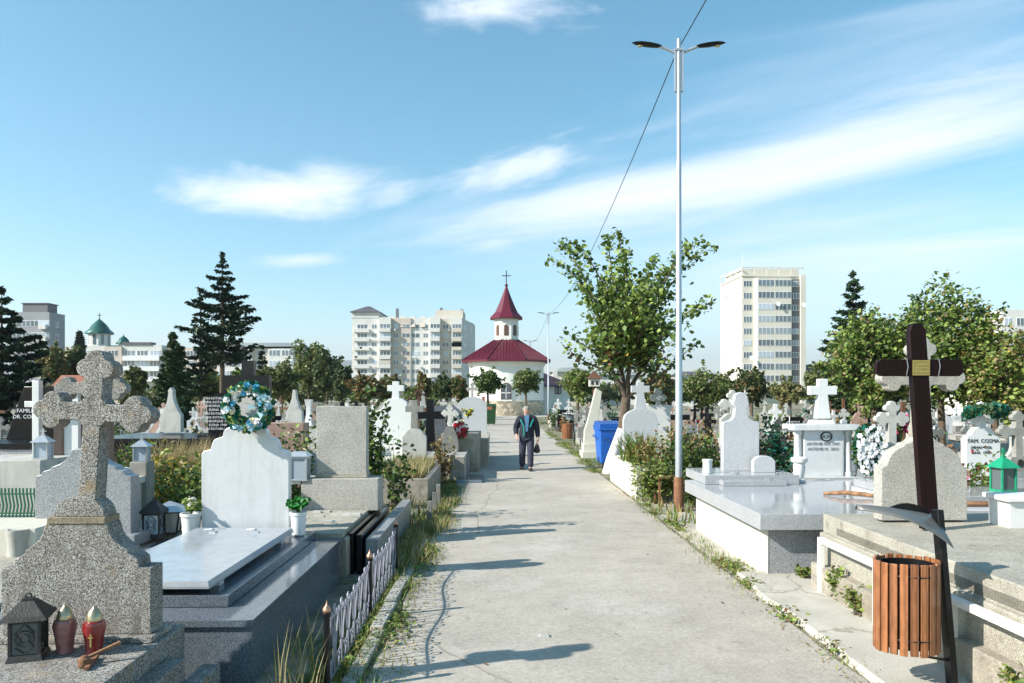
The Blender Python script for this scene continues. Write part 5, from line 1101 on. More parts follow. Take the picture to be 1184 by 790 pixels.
# a belt of trees beyond the graves
k=0
names=['olive','dark','light green','brownish']
sets=[(('tree_olive','tree_mid'),(3,2)),(('tree_far','tree_mid'),(3,1)),(('leaf_green','leaf_light','tree_mid'),(2,1,2)),(('tree_olive','leaf_brown','tree_mid'),(3,1,2))]
BELT=[]
for px in range(-60,1260,30):
    if 540<px<632: continue
    D_=random.uniform(84,118); q=px+random.uniform(-10,10); c_=random.randrange(4); r=random.uniform(1.9,3.0); H=wz(random.uniform(440,448) if px<420 else random.uniform(437,446),D_)
    BELT.append((broadleaf('x',wx(q,D_),D_,H,r,H-.8,1000,.30,*sets[c_],clumps=9,tr=.12,group='trees beyond the graves',hollow=.05),q,c_))

# ------------------------------------------------------------------ buildings
def facade_windows(parent,a,b,cols,rows,z0,pitch,w_,h,mat='frame_white',glass='window_glass',panes=2,off=.05,jit=0):
    """windows between footprint points a and b (outside to the right of a->b)"""
    a=Vector((*a,0)); b=Vector((*b,0)); d=(b-a).normalized(); n=Vector((d.y,-d.x,0)); L_=(b-a).length
    for r_ in range(rows):
        for c,wf in cols:
            cx=a+d*L_*c; ww=w_*wf; z=z0+pitch*r_; m=MB()
            def bx(u0,u1,o0,o1,za,zb,mi):
                p=[cx+d*u0+n*o0,cx+d*u1+n*o0,cx+d*u1+n*o1,cx+d*u0+n*o1]
                m.hexa([(q.x,q.y,za) for q in p]+[(q.x,q.y,zb) for q in p],mi)
            bx(-ww/2,ww/2,-.1,off,z,z+h,0); np_=max(1,int(round(panes*wf))); g=ww/np_
            for i in range(np_): bx(-ww/2+i*g+.09,-ww/2+(i+1)*g-.09,off-.02,off+.03,z+.1,z+h-.1,1)
            o=m.build('window',[m_[mat],m_[glass if random.random()>.2 else 'window_pale']],parent,smooth=0)
def wall(parent,name,fp,z0,z1,mat): return MB().vprism(fp,z0,z1).build(name,m_[mat],parent,smooth=0)
def bbox_px(pts,back): # (px,D) list along the front, plus back depth
    f=[(wx(p,d),d) for p,d in pts]; return f
def rel(fp,o): return [(x-o[0],y-o[1]) for x,y in fp]
# tower block
C0=(wx(858,185),185)
t=thing('tower_block','tall cream tower block with glazed bays standing right of the nearest lamp post','building',(C0[0],C0[1],0),R(3))
u=.2126
def X_(px): return (px-858)*u
wall(t,'wall',[(0,0),(X_(931),0.01),(X_(931),16),(0,16)],0,31.2,'wall_cream')
wall(t,'bay_wall',[(X_(874),-1.2),(X_(914),-1.2),(X_(914),.0),(X_(872),.0)],2.2,30.7,'wall_cream')
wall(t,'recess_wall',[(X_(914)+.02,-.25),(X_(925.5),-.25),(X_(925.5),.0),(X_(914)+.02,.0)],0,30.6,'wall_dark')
wall(t,'corner_wall',[(X_(925.6),-.9),(X_(931.5),-.9),(X_(931.5),.0),(X_(925.6),.0)],0,31.6,'wall_cream')
facade_windows(t,(0,0),(X_(874),0),[(.40,1)],10,2.4,2.92,2.1,1.5,panes=3)
facade_windows(t,(X_(874),-1.2),(X_(914),-1.2),[(.25,1.9),(.745,1.9)],10,2.4,2.92,2.1,1.6,panes=2.2)
facade_windows(t,(X_(914),-.25),(X_(926),-.25),[(.5,1)],10,2.4,2.92,2.0,1.4,panes=3)
facade_windows(t,(0,16),(0,0),[(.3,.6),(.52,.6),(.78,.6)],9,3.4,2.92,1.6,1.2,glass='window_pale')
par=MB(); par.box(-.2,X_(931)+.2,-.2,.0,31.202,31.6); par.box(-.2,.0,0,16,31.202,31.6)
par.build('cornice',m_['wall_cream'],t)
ph=MB(); ph.box(.6,X_(931)-.6,1.5,14,31.25,33.3); ph.build('penthouse',m_['wall_cream'],t)
rl=MB(); rl.box(-.15,X_(931),-.1,.0,33.2,33.5); rl.box(-.15,0,0,15.8,33.2,33.5)
for q in (0,.2,.4,.6,.8,1): rl.box(q*15.3,q*15.3+.22,-.1,.08,31.6,33.2)
for q in (.25,.5,.75,1): rl.box(-.15,.05,q*15.6,q*15.6+.2,31.6,33.2)
rl.build('terrace_frame',m_['wall_cream'],t); MB().tube([(-1.0+3,5,33.3),(2,5,38)],.06,5).build('antenna',m_['galvanized'],t)
for q in (2.1,7.6,10.9):
    for _ in range(2): pass
for px_,z_ in ((897,24.2),(868,8.0),(927,24.0),(866,11)): MB().lathe([(.1,0),(.6,.25)],seg=12).xf(Matrix.Translation((X_(px_),-1.7,z_))@Matrix.Rotation(R(75),4,'X')).build('satellite_dish',m_['frame_white'],t)
# ten storey apartment block
S=[(407,228),(438,228),(438,226.4),(452,226.4),(452,227.6),(475,227.6),(475,228),(497,228),(497,226.4),(509,226.4),(509,228.6),(522,228.6),(522,227),(534,227),(541,238),(548,247)]
fp=[(wx(p,d),d) for p,d in S]; o0=fp[0]; fp=rel(fp,o0); back=[(fp[-1][0],fp[-1][1]+8),(fp[0][0]+2,fp[-1][1]+8)]
t=thing('apartment_block','long white apartment block with stacked balconies left of the red roofed chapel','building',(o0[0],o0[1],0),0)
wall(t,'wall',fp+back,0,25.4,'wall_white')
zr=lambda y,D_=228: wz(y,D_)
wall(t,'upper_wall',[(fp[5][0]+7,4),(fp[13][0],4),(fp[13][0],16),(fp[5][0]+7,16)],25.4,zr(357),'wall_beige')
wall(t,'corner_wall',[(fp[0][0]-.1,-.12),(fp[1][0]+.0,-.12),(fp[1][0],14),(fp[0][0]-.1,14)],25.41,zr(361),'wall_white')
wall(t,'wall_panel',[(fp[4][0]+.05,fp[4][1]-.02),(fp[5][0],fp[4][1]-.02),(fp[5][0],fp[4][1]),(fp[4][0]+.05,fp[4][1])],0,25.2,'wall_pinkish')
wall(t,'wall_panel',[(fp[10][0]+.05,fp[10][1]-.02),(fp[11][0]-.05,fp[10][1]-.02),(fp[11][0]-.05,fp[10][1]),(fp[10][0]+.05,fp[10][1])],0,25.2,'wall_beige')
MB().frus(fp[0][0]-.7,fp[1][0]+.6,-.8,14.5,zr(361)+.01,zr(352),4.2,6).build('roof',m_['roof_slate'],t)
for i in range(6):   # sloped beige dormer shoulders along the top storey
    x0=wx(439+i*11.6,228)-o0[0]; MB().hexa([(x0,-.6,22.6),(x0+1.6,-.6,22.6),(x0+1.6,2,22.6),(x0,2,22.6),(x0,.9,25.9),(x0+1.6,.9,25.9),(x0+1.6,2,25.9),(x0,2,25.9)]).build('dormer_wall',m_['wall_pinkish'],t)
E=lambda i:(fp[i],fp[i+1])
for i,cols in ((0,[(.38,1.6),(.83,.8)]),(2,[(.5,1.6)]),(4,[(.25,.8),(.75,1.2)]),(6,[(.25,1.2),(.78,.8)]),(8,[(.5,1.5)]),(10,[(.5,.9)]),(12,[(.5,1.4)]),(13,[(.5,1.2)]),(14,[(.5,1.2)])):
    facade_windows(t,*E(i),cols,8,3.1,2.72,1.9,1.35,panes=2)
for i,mt in ((2,'wall_white'),(8,'wall_white'),(12,'wall_beige'),(0,'wall_white')):
    a_,b_=E(i)
    for k in range(8):
        x0,x1=(a_[0],b_[0]) if i else (a_[0]+.5,a_[0]+5.4)
        MB().box(x0+.1,x1-.1,a_[1]-.75,a_[1]-.001,1.95+k*2.72,2.95+k*2.72).build('balcony',m_[mt],t,smooth=0)
for k in range(16):
    i=random.choice((0,4,6,10)); a_,b_=E(i); f=random.uniform(.1,.9); x=a_[0]+(b_[0]-a_[0])*f; y_=a_[1]+(b_[1]-a_[1])*f; z_=2.4+2.72*random.randrange(8)
    MB().box(x-.35,x+.35,y_-.75,y_-.36,z_,z_+.55).build('air_conditioner',m_['frame_white'],t)
for k in range(5):
    i=random.choice((2,8,12)); a_,b_=E(i); z_=1.96+2.72*random.randrange(1,8); MB().box(a_[0]+.12,b_[0]-.12,a_[1]-.74,a_[1]-.002,z_+.99,z_+2.3).build('balcony_glazing',m_[random.choice(('wall_grey','window_pale','wall_beige'))],t)
for q,hh in ((fp[5][0]+8,1.2),(fp[13][0]-1,.8),(fp[3][0],1.0)): MB().box(q,q+.8,8,9,zr(357) if q>fp[5][0] else 25.4,zr(357)+hh).build('chimney',m_['wall_dark'],t)
# long four storey building
D_=150; o=(wx(75,D_),D_); t=thing('long_building','long low pale building with balconies and pinkish panels behind the spruces on the left','building',(o[0],o[1],0),0)
LX=lambda p: wx(p,D_)-o[0]
for p0,p1,ytop,mt,dy in ((75,122,400,'wall_white',0),(122,142,401,'wall_pinkish',-.5),(142,187,399,'wall_white',0),(187,252,402,'wall_pinkish',.8),(252,292,401,'wall_white',-.3),(292,312,403,'wall_beige',.3),(312,341,404,'wall_white',-1.2)):
    wall(t,'wall',[(LX(p0)+.01,dy),(LX(p1)-.01,dy),(LX(p1)-.01,6),(LX(p0)+.01,6)],0,wz(ytop,D_),mt)
    n_=max(1,int((p1-p0)/13)); facade_windows(t,(LX(p0),dy),(LX(p1),dy),[((i+.5)/n_,1) for i in range(n_)],3,wz(432,D_)-.6,2.05,1.9 if mt!='wall_white' else 2.1,1.15,panes=3)
MB().frus(LX(252),LX(341),-.5,6.2,wz(401,D_)+.02,wz(396,D_)+.1,2,3).build('roof',m_['roof_sheet'],t)
MB().box(LX(142),LX(175),-.2,2,wz(399,D_)+.01,wz(397,D_)+.2).build('roof',m_['roof_slate'],t)
for k in range(3): MB().box(LX(144),LX(186),-.9,-.01,wz(437-12*k,D_)-.75,wz(437-12*k,D_)+.2).build('balcony',m_['frame_white'],t); 
# green domed church
D_=175; o=(wx(115,D_),D_); t=thing('domed_church','pale church with a large and a small green dome beyond the long pale building','church',(o[0],o[1],0),0)
MB().box(-12,9,2.5,12,0,12.6).build('nave_wall',m_['wall_white'],t); MB().frus(-12.5,9.5,2.4,12.5,12.6,14.0,3,4).build('roof',m_['dome_green'],t)
dr=MB().lathe([(2.35,12.5),(2.35,wz(386,D_))],(0,0,0),8,rot=PI/8).build('drum_wall',m_['wall_chapel'],t)
for k in range(8):
    a=2*PI*k/8; MB().box(-.3,.3,-.06,.06,13.7,16.0).xf(Matrix.Translation((2.2*math.sin(a),-2.2*math.cos(a),0))@Matrix.Rotation(a,4,'Z')).build('window',m_['window_glass'],t)
MB().lathe([(3.1,wz(386,D_)-.1),(3.0,wz(385,D_)+.1),(2.2,wz(381,D_)),(1.6,wz(376,D_)),(.9,wz(372.5,D_)),(.12,wz(369,D_)),(.1,wz(367,D_))],(0,0,0),8,rot=PI/8).build('dome',m_['dome_green'],t)
MB().box(-.06,.06,-.05,.05,wz(369,D_),wz(362,D_)).box(-.5,.5,-.04,.04,wz(365,D_),wz(364.2,D_)).build('dome_cross',m_['dark_metal'],t)
x1=wx(143,D_)-o[0]
MB().lathe([(1.1,12),(1.1,wz(398,D_)),],(x1,0,0),8).build('small_drum_wall',m_['wall_chapel'],t); MB().lathe([(1.75,wz(398,D_)),(1.3,wz(395,D_)),(.9,wz(391.5,D_)),(.1,wz(388.5,D_)),(.08,wz(387,D_))],(x1,0,0),8).build('small_dome',m_['dome_green'],t)
# grey block far left
D_=160; o=(wx(12,D_),D_); t=thing('grey_block','grey block of flats at the left edge behind the dark spruce','building',(o[0],o[1],0),0)
LX=lambda p,d=160: wx(p,d)-o[0]
wall(t,'wall',[(0,0),(LX(57),0),(LX(57),5.6),(0,5.6)],0,wz(361,D_),'wall_grey')
MB().box(LX(24),LX(53),.6,4,wz(361,D_)+.01,wz(351,D_)).build('penthouse',m_['wall_dark'],t); MB().box(LX(23),LX(54),.4,4.3,wz(351,D_)+.01,wz(350,D_)).build('roof',m_['roof_slate'],t)
facade_windows(t,(0,0),(LX(57),0),[(.15,.9),(.4,.9),(.62,.9),(.86,1.3)],6,3.6,2.6,1.8,1.3); facade_windows(t,(LX(57),0),(LX(57),5.6),[(.5,.8)],6,3.6,2.6,1.6,1.2)
for k in range(6): MB().box(LX(47),LX(55),-.8,-.01,3.0+k*2.6,4.0+k*2.6).build('balcony',m_['wall_white'],t)
# low houses behind and right
def house(label,px0,px1,ytop,D_,mat,roofmat,yroof,rows=2,cols=3,dep=9,hip=True):
    o=(wx(px0,D_),D_); w_=wx(px1,D_)-o[0]; t=thing('house',label,'building',(o[0],o[1],0),0); zt=wz(ytop,D_)
    wall(t,'wall',[(0,0),(w_,0),(w_,dep),(0,dep)],0,zt,mat)
    if yroof is not None:
        zr_=wz(yroof,D_); MB().frus(-.5,w_+.5,-.5,dep+.5,zt+.01,zr_,min(w_*.35,3),dep*.42).build('roof',m_[roofmat],t)
    facade_windows(t,(0,0),(w_,0),[((i+.5)/cols,1) for i in range(cols)],rows,zt-rows*2.6,2.6,min(1.5,w_/cols*.6),1.3)
    return t
house('low pale building with a grey roof between the chapel annex and the linden',640,682,430,140,'wall_beige','roof_sheet',424,2,6,12)
house('pale house glimpsed through the linden foliage',684,742,434,150,'wall_white','roof_sheet',428,1,5)
house('small white building with a flat roof between the lamp post and the tower block',784,826,434,140,'wall_white','roof_slate',429,2,4)
house('distant white building right of the tower block with a peaked brown roof',933,958,428,200,'wall_white','roof_slate',421,3,4)
house('white block of flats at the right edge above the yellowing tree',1158,1215,358,120,'wall_white',None,None,5,4)
house('house with a dark red roof at the right edge below the white block',1164,1240,413,62,'wall_cream','roof_red',398,1,3)
house('grey building far behind the pebbledashed gravestone left of the apartment block',330,352,404,190,'wall_beige','roof_sheet',398,2,3)

# ------------------------------------------------------------------ chapel
D_=76; o=(wx(585.5,D_),D_); s=D_/F
t=thing('chapel','white chapel with a dark red roof, a tower and a red spire ending the path','chapel',(o[0],o[1],0),0)
R0=43*s; ze=wz(418,D_)
oct_=lambda r,rot=PI/8: [(r*math.cos(rot+k*PI/4),r*math.sin(rot+k*PI/4)) for k in range(8)]
MB().lathe([(R0,0),(R0,ze)],(0,0,0),32).build('wall',m_['wall_chapel'],t)
MB().lathe([(R0+.12,0),(R0+.12,wz(464,D_)),(R0+.02,wz(463,D_))],seg=32).build('stone_plinth',m_['plinth_stone'],t)
MB().lathe([(R0+.1,ze-.5),(R0+.18,ze-.3),(R0+.25,ze+.0)],seg=32).build('cornice',m_['wall_chapel'],t)
rf=MB(); n8=8; Re=50*s/math.cos(PI/8); zt=wz(392,D_); rt=1.0
vs=[];
for k in range(8):
    a=PI/8+k*PI/4; vs.append((Re*math.cos(a),Re*math.sin(a),ze-.15))
for k in range(8):
    a=PI/8+k*PI/4; vs.append((Re*math.cos(a),Re*math.sin(a),ze))
for k in range(8):
    a=PI/8+k*PI/4; vs.append((rt*math.cos(a),rt*math.sin(a),zt))
rf.add(vs,[(7,6,5,4,3,2,1,0)]+[(k,(k+1)%8,8+(k+1)%8,8+k) for k in range(8)]+[(8+k,8+(k+1)%8,16+(k+1)%8,16+k) for k in range(8)]+[tuple(range(16,24))])
ro=rf.build('roof',m_['roof_red'],t,smooth=0)
sm=MB()
for k in range(8):
    a0=PI/8+k*PI/4; a1=a0+PI/4
    sm.tube([(Re*math.cos(a0),Re*math.sin(a0),ze+.04),(rt*math.cos(a0),rt*math.sin(a0),zt+.04)],.06,5)
    for j in range(1,12):
        f=j/12; p=Vector((Re*math.cos(a0),Re*math.sin(a0),ze)).lerp(Vector((Re*math.cos(a1),Re*math.sin(a1),ze)),f)
        mid=(a0+a1)/2; c=abs(f-.5)*2; q=Vector((rt*math.cos(mid),rt*math.sin(mid),zt)); e0=Vector((Re*math.cos(a0 if f<.5 else a1),Re*math.sin(a0 if f<.5 else a1),ze)); top0=Vector((rt*math.cos(a0 if f<.5 else a1),rt*math.sin(a0 if f<.5 else a1),zt))
        # seam runs straight up the facet until it meets the hip
        up=(q-Vector(((Re*math.cos(a0)+Re*math.cos(a1))/2,(Re*math.sin(a0)+Re*math.sin(a1))/2,ze))); lim=1-c*(1-rt/Re) if c>rt/Re else 1
        lim=min(1,(1-c)/(1-rt/Re)) if c>rt/Re else 1
        e=p+up*lim*.99; sm.bar(p+Vector((0,0,.02)),e+Vector((0,0,.02)),.04,.05)
sm.build('roof_seams',m_['roof_red'],ro)
zt2=wz(366,D_); r2=14*s/math.cos(PI/8)*.98
MB().lathe([(r2,zt-.8),(r2,zt2)],seg=8,rot=PI/8).build('tower_wall',m_['wall_chapel'],t,smooth=0)
MB().lathe([(r2+.1,zt2-.3),(r2+.22,zt2-.02)],seg=8,rot=PI/8).build('tower_cornice',m_['wall_chapel'],t,smooth=0)
for k in range(8):
    a=2*PI*k/8; ap=r2*math.cos(PI/8)
    out=[(-.22,wz(389,D_)),(.22,wz(389,D_)),(.22,wz(379,D_))]+arc(0,wz(379,D_),.22,0,180,8)[1:-1]+[(-.22,wz(379,D_))]
    MB().prism(out,-.03,.1).xf(Matrix.Rotation(a,4,'Z')@Matrix.Translation((0,-ap,0))).build('tower_window',m_['frame_brown'],t,smooth=0)
prof=[(18.5*s,wz(369.5,D_)),(18.5*s,wz(368,D_)),(13*s,wz(362,D_)),(9*s,wz(353,D_)),(5*s,wz(343,D_)),(1.8*s,wz(334,D_)),(1.0*s,wz(331,D_))]
MB().lathe([(r/math.cos(PI/8),z) for r,z in prof],seg=8,rot=PI/8).build('spire',m_['roof_red'],t,smooth=0)
MB().ball((0,0,wz(330,D_)),.17).build('finial',m_['roof_red'],t)
MB().box(-.045,.045,-.03,.03,wz(330,D_),wz(313,D_)).box(-.45,.45,-.03,.03,wz(319.5,D_),wz(318.5,D_)).build('spire_cross',m_['dark_metal'],t)
w0=-.15
out=[(-.5,wz(462,D_)),(.5,wz(462,D_)),(.5,wz(449,D_))]+arc(0,wz(449,D_),.5,0,180,10)[1:-1]+[(-.5,wz(449,D_))]
wo=MB().prism(out,-R0-.06,-R0+.3).build('arched_window',m_['frame_brown'],t,smooth=0)
MB().prism([(x*.82,(z-wz(455,D_))*.9+wz(455,D_)) for x,z in out],-R0-.075,-R0-.05).build('pane',m_['window_glass'],wo,smooth=0)
MB().box(-.03,.03,-R0-.10,-R0-.07,wz(461,D_),wz(445,D_)).box(-.45,.45,-R0-.10,-R0-.07,wz(455,D_),wz(454,D_)).build('glazing_bar',m_['frame_white'],wo,smooth=0)
MB().box(-.6,.6,-R0-.09,-R0+.1,wz(463.5,D_),wz(462,D_)).build('sill',m_['wall_chapel'],t)
# annex
D2=82; o2=(wx(628,D2),D2); t=thing('annex','low white annex with a dark plum coloured hipped roof right of the chapel','building',(o2[0],o2[1],0),0)
w_=wx(657,D2)-o2[0]+.2; wall(t,'wall',[(-3,0),(w_,0),(w_,6),(-3,6)],0,wz(447,D2),'wall_chapel')
MB().frus(-3.5,w_+.6,-.7,6.7,wz(447,D2)+.01,wz(431,D2),3.2,3.5).build('roof',m_['roof_plum'],t); facade_windows(t,(0,0),(w_,0),[(.55,1)],1,wz(456,D2),2,.7,.9,mat='frame_brown')
MB().box(1.2,1.7,2.3,2.8,wz(440,D2),wz(431,D2)+.4).build('chimney',m_['wall_white'],t)

# ------------------------------------------------------------------ field of graves
roots=[o for o in COL.objects if o.parent is None and o.type in('EMPTY','MESH') and o.get('category') and o.location.y<75]
occ=[(o.location.x,o.location.y) for o in roots if o.get('category') not in('cable',)]
big=[(2.0,9.0,5.0,15.5),(-3.4,4,-1,11),(-1.8,8,-.8,14),(-3.0,4,-.8,9.5),(1.5,-1,3.5,80)]
cand=[]
y=13.0
while y<69:
    st_x=1.75 if y<34 else 2.5; dy=2.55 if y<34 else 3.3
    k=0
    x=-2.3
    while x>-(.69*y+.6):
        if not(y<15 and x>-4.8): cand.append((x+SL*y+random.uniform(-.15,.15),y+random.uniform(-.25,.25)))
        x-=st_x*random.uniform(.9,1.25)
    x=3.75
    while x<.69*y+.6:
        cand.append((x+SL*y+random.uniform(-.15,.15),y+random.uniform(-.25,.25))); x+=st_x*random.uniform(.9,1.25)
    y+=dy
ok=[]
for x,y in cand:
    if any(abs(x-a)<.95 and -2.0<y-b<1.5 for a,b in occ): continue
    if 2.4<x<6.4 and y<15.2: continue
    if abs(x+.6)<5.5 and y>64: continue
    ok.append((x,y))
ok.sort(key=lambda p:p[1]+random.uniform(0,26))
ok=ok[:285]
KN=dict(white='white marble cross stone',round='round shouldered granite stone with a plain cross',terrazzo='grey stone with a clover ended cross',tall='pale stone with a tall tapering neck',black='black granite headstone with white lettering',blackcross='black granite cross',wood='brown roofed wooden cross',pink='pinkish stone cross',iron='thin metal cross',obelisk='pale obelisk with a small cross')
kinds=list(KN); kw=[19,11,24,14,9,9,7,12,7,7]
def zone(px):
    for a,b,n in ((-999,60,'below the left edge spruce'),(60,175,'below the green domed church'),(175,300,'below the tallest spruce'),(300,405,'left of the apartment block'),(405,545,'below the apartment block'),(545,650,'near the chapel'),(650,770,'behind the linden'),(770,828,'behind the lamp post'),(828,935,'below the tower block'),(935,1045,'below the pointed spruce'),(1045,3000,'behind the wooden cross')):
        if a<=px<b: return n
ORD=['','first','second','third','fourth','fifth','sixth','seventh','eighth','ninth','tenth','eleventh','twelfth','thirteenth','fourteenth','fifteenth','sixteenth','seventeenth','eighteenth','nineteenth','twentieth']
protos={}; fld=[]
for i,(x,y) in enumerate(ok):
    kd=random.choices(kinds,kw)[0]; v=random.randrange(2); key=(kd,v)
    if key not in protos:
        g=grave(kd,'x',(x,y,0),ALN,base=(random.choice((.9,1.1)),1.8,random.choice((.25,.45))),nb=(kd in('wood','iron')) ); protos[key]=g
    else: g=copy_tree(protos[key])
    g.location=(x,y,0); g.rotation_euler=(random.gauss(0,.012),random.gauss(0,.018),ALN+random.gauss(0,.06)); q=random.uniform(.76,1.08); g.scale=(q,q,q*random.uniform(.95,1.06)); g['group']='gravestones in the field of graves'
    fld.append((g,kd,CX+F*x/y,y))
def band(y): return 'near row' if y<24 else ('middle row' if y<42 else 'far row')
def relabel(items,desc):
    d={}
    for it in items: d.setdefault((it[1],zone(it[2]),band(it[3])),[]).append(it)
    for (kd,zn,bd),L_ in d.items():
        L_.sort(key=lambda a:a[2]); n=len(L_)
        for i,it in enumerate(L_):
            o_='' if n==1 else (', leftmost' if i==0 else (', rightmost' if i==n-1 else ', %s from left'%ORD[i+1]))
            it[0]['label']='%s, %s, %s%s'%(desc[kd],bd,zn,o_)
KNs=dict(white='white marble cross',round='plain round shouldered stone',terrazzo='grey clover cross',tall='pale tapering stone',black='black lettered headstone',blackcross='black cross',wood='roofed wooden cross',pink='pinkish cross',iron='thin metal cross',obelisk='pale obelisk')
relabel(fld,KNs)
bt=[(o,c,q,90) for o,q,c in BELT]; d={}
for it in bt: d.setdefault((it[1],zone(it[2])),[]).append(it)
for (c,zn),L_ in d.items():
    L_.sort(key=lambda a:a[2])
    for i,it in enumerate(L_):
        it[0]['label']='low %s tree beyond the graves, %s%s'%(names[c],zn,'' if len(L_)==1 else (', leftmost' if i==0 else (', rightmost' if i==len(L_)-1 else ', %s from left'%ORD[i+1])))
# flowers, shrubs and lanterns on those graves
fk=['petal_red','petal_white','petal_magenta','petal_yellow','petal_lilac','petal_cream']
fn=dict(petal_red='red',petal_white='white',petal_magenta='deep pink',petal_yellow='yellow',petal_lilac='lilac',petal_cream='cream')
fl=[];shs=[];fp_={};sp_={}
for i,(g,kd,px,y) in enumerate(fld):
    x=g.location.x
    if y<46 and random.random()<.55:
        c=random.choice(fk)
        if c not in fp_: o=bunch('x',(0,0,0),.16,.34,['bush_green','leaf_green'],[1,1],[(c,9,.06)],n=60,size=.07,group='flowers on the graves'); fp_[c]=o
        else: o=copy_tree(fp_[c])
        o.location=(x+random.uniform(-.3,.3),y-.35,.33); o['z']=0; del o['z']; o['group']='flowers on the graves'; fl.append((o,c,CX+F*o.location.x/o.location.y,y))
    if y<50 and random.random()<.24:
        c=random.randrange(4)
        if c not in sp_: o=shrub('x',0,0,.34,.95,380,.07,*( (('leaf_green','leaf_dark'),(2,2)),(('grass_olive','leaf_green','leaf_light'),(2,2,1)),(('leaf_brown','leaf_tan'),(2,2)),(('needle','fern_teal'),(2,1)))[c],group='shrubs between the graves'); sp_[c]=o
        else: o=copy_tree(sp_[c])
        q=random.uniform(.7,1.25); o.location=(x+random.choice((-1,1))*random.uniform(.5,.8),y-random.uniform(-.2,.8),0); o.scale=(q,q,q*random.uniform(.8,1.3)); o.rotation_euler.z=random.uniform(0,6); shs.append((o,c,CX+F*o.location.x/o.location.y,y))
relabel(fl,{k:'%s flowers'%v for k,v in fn.items()}); relabel(shs,{0:'green shrub',1:'olive shrub',2:'brown shrub',3:'dark evergreen shrub'})

# ------------------------------------------------------------------ the walking man
def skin_mesh(name,J,E_,mat,parent,sub=2):
    ks=list(J); me=bpy.data.meshes.new(name); me.from_pydata([J[k][:3] for k in ks],[(ks.index(a),ks.index(b)) for a,b in E_],[]); me.materials.append(m_[mat])
    o=bpy.data.objects.new(name,me); COL.objects.link(o); o.parent=parent
    o.modifiers.new('skin','SKIN'); sv=me.skin_vertices[0].data
    for i,k in enumerate(ks):
        r=J[k][3]; sv[i].radius=r if isinstance(r,tuple) else (r,r); sv[i].use_root=(i==0)
    sb=o.modifiers.new('subdivision','SUBSURF'); sb.levels=sub; sb.render_levels=sub
    o.modifiers['skin'].use_smooth_shade=True
    return o
mx,my=gp(609,544)
t=thing('person','man in a navy jacket with teal stripes and light blue shirt walking the path','person',(mx,my,0),0)
t.scale=(1.14,1.1,1.0)
J=dict(pel=(0,0,.93,(.09,.06)),spi=(0,.0,1.12,(.10,.08)),che=(0,-.01,1.30,(.12,.08)),nek=(0,-.02,1.46,.055),hb=(0,-.035,1.54,.07),hm=(0,-.04,1.61,(.09,.10)),ht=(0,-.03,1.67,.065),
 sl=(-.16,0,1.34,.045),el=(-.255,.05,1.12,.045),wl=(-.235,-.10,.93,.032),hl=(-.225,-.15,.87,.035),
 sr=(.16,0,1.34,.045),er=(.245,.03,1.11,.045),wr=(.26,-.04,.86,.032),hr=(.26,-.06,.79,.035),
 tl=(-.09,.0,.88,.09),kl=(-.10,-.03,.50,.062),al=(-.10,.13,.12,.042),fl=(-.11,.10,.05,.04),fll=(-.12,-.03,.035,.035),
 tr=(.09,0,.88,.09),kr=(.085,-.12,.50,.062),ar=(.08,-.20,.11,.042),fr=(.08,-.23,.05,.04),frr=(.09,-.37,.04,.035))
E_=[('pel','spi'),('spi','che'),('che','nek'),('nek','hb'),('hb','hm'),('hm','ht'),('che','sl'),('sl','el'),('el','wl'),('wl','hl'),('che','sr'),('sr','er'),('er','wr'),('wr','hr'),('pel','tl'),('tl','kl'),('kl','al'),('al','fl'),('fl','fll'),('pel','tr'),('tr','kr'),('kr','ar'),('ar','fr'),('fr','frr')]
def fingers(h,sgn,nm):
    hx,hy,hz=J[h][:3]; pw=nm
    for k in range(4):
        o=(k-1.5)*.017; l=(.075,.085,.082,.066)[k]; a=(hx+sgn*.0,hy+o,hz-.02); 
        J[f'{pw}{k}a']=(hx,hy+o,hz-.035,.010); J[f'{pw}{k}b']=(hx-sgn*.012,hy+o,hz-.035-l*.5,.009); J[f'{pw}{k}c']=(hx-sgn*.035,hy+o,hz-.035-l*.85,.008); E_.extend([(h,f'{pw}{k}a'),(f'{pw}{k}a',f'{pw}{k}b'),(f'{pw}{k}b',f'{pw}{k}c')])
    J[pw+'t']=(hx-sgn*.015,hy-.04,hz-.005,.011); J[pw+'u']=(hx-sgn*.025,hy-.05,hz-.045,.009); E_.extend([(h,pw+'t'),(pw+'t',pw+'u')])
fingers('hl',-1,'L'); fingers('hr',1,'R')
skin_mesh('body',J,E_,'skin',t)
MB().add([(-.012,-.118,1.585),(.012,-.118,1.585),(0,-.142,1.588),(0,-.118,1.622),(-.012,-.10,1.585),(.012,-.10,1.585)],[(0,1,2),(0,2,3),(1,3,2),(0,4,5,1)]).build('nose',m_['skin'],t)
for q in (-.03,.03): MB().ball((q,-.118,1.622),.009,0,8,5).build('eye',m_['ink'],t)
for q in (-.083,.083): MB().ball((q,-.03,1.61),.022,0,8,5,(.4,.6,1.2)).build('ear',m_['skin'],t)
MB().box(-.022,.022,-.124,-.11,1.558,1.563).build('mouth',m_['pink_stone'],t)
hm=MB()
vs=[];fs=[]
for i in range(9):
    th=PI*.5*i/8
    for k in range(20):
        a=2*PI*k/20; r=.095*math.sin(th)+.001; lowr=1-.0; z=1.63+.085*math.cos(th); yy2=-.03+r*1.08*math.sin(a)
        if i>=6 and math.sin(a)<-.3: r*=.9
        vs.append((r*math.cos(a)*.98,-.022+r*1.1*math.sin(a),z-(0.045 if (i==8 and math.sin(a)>-.35) else 0)))
for i in range(8):
    for k in range(20): k2=(k+1)%20; fs.append((i*20+k,(i+1)*20+k,(i+1)*20+k2,i*20+k2))
hm.add(vs,fs); hm.build('hair',m_['hair'],t,smooth=80)
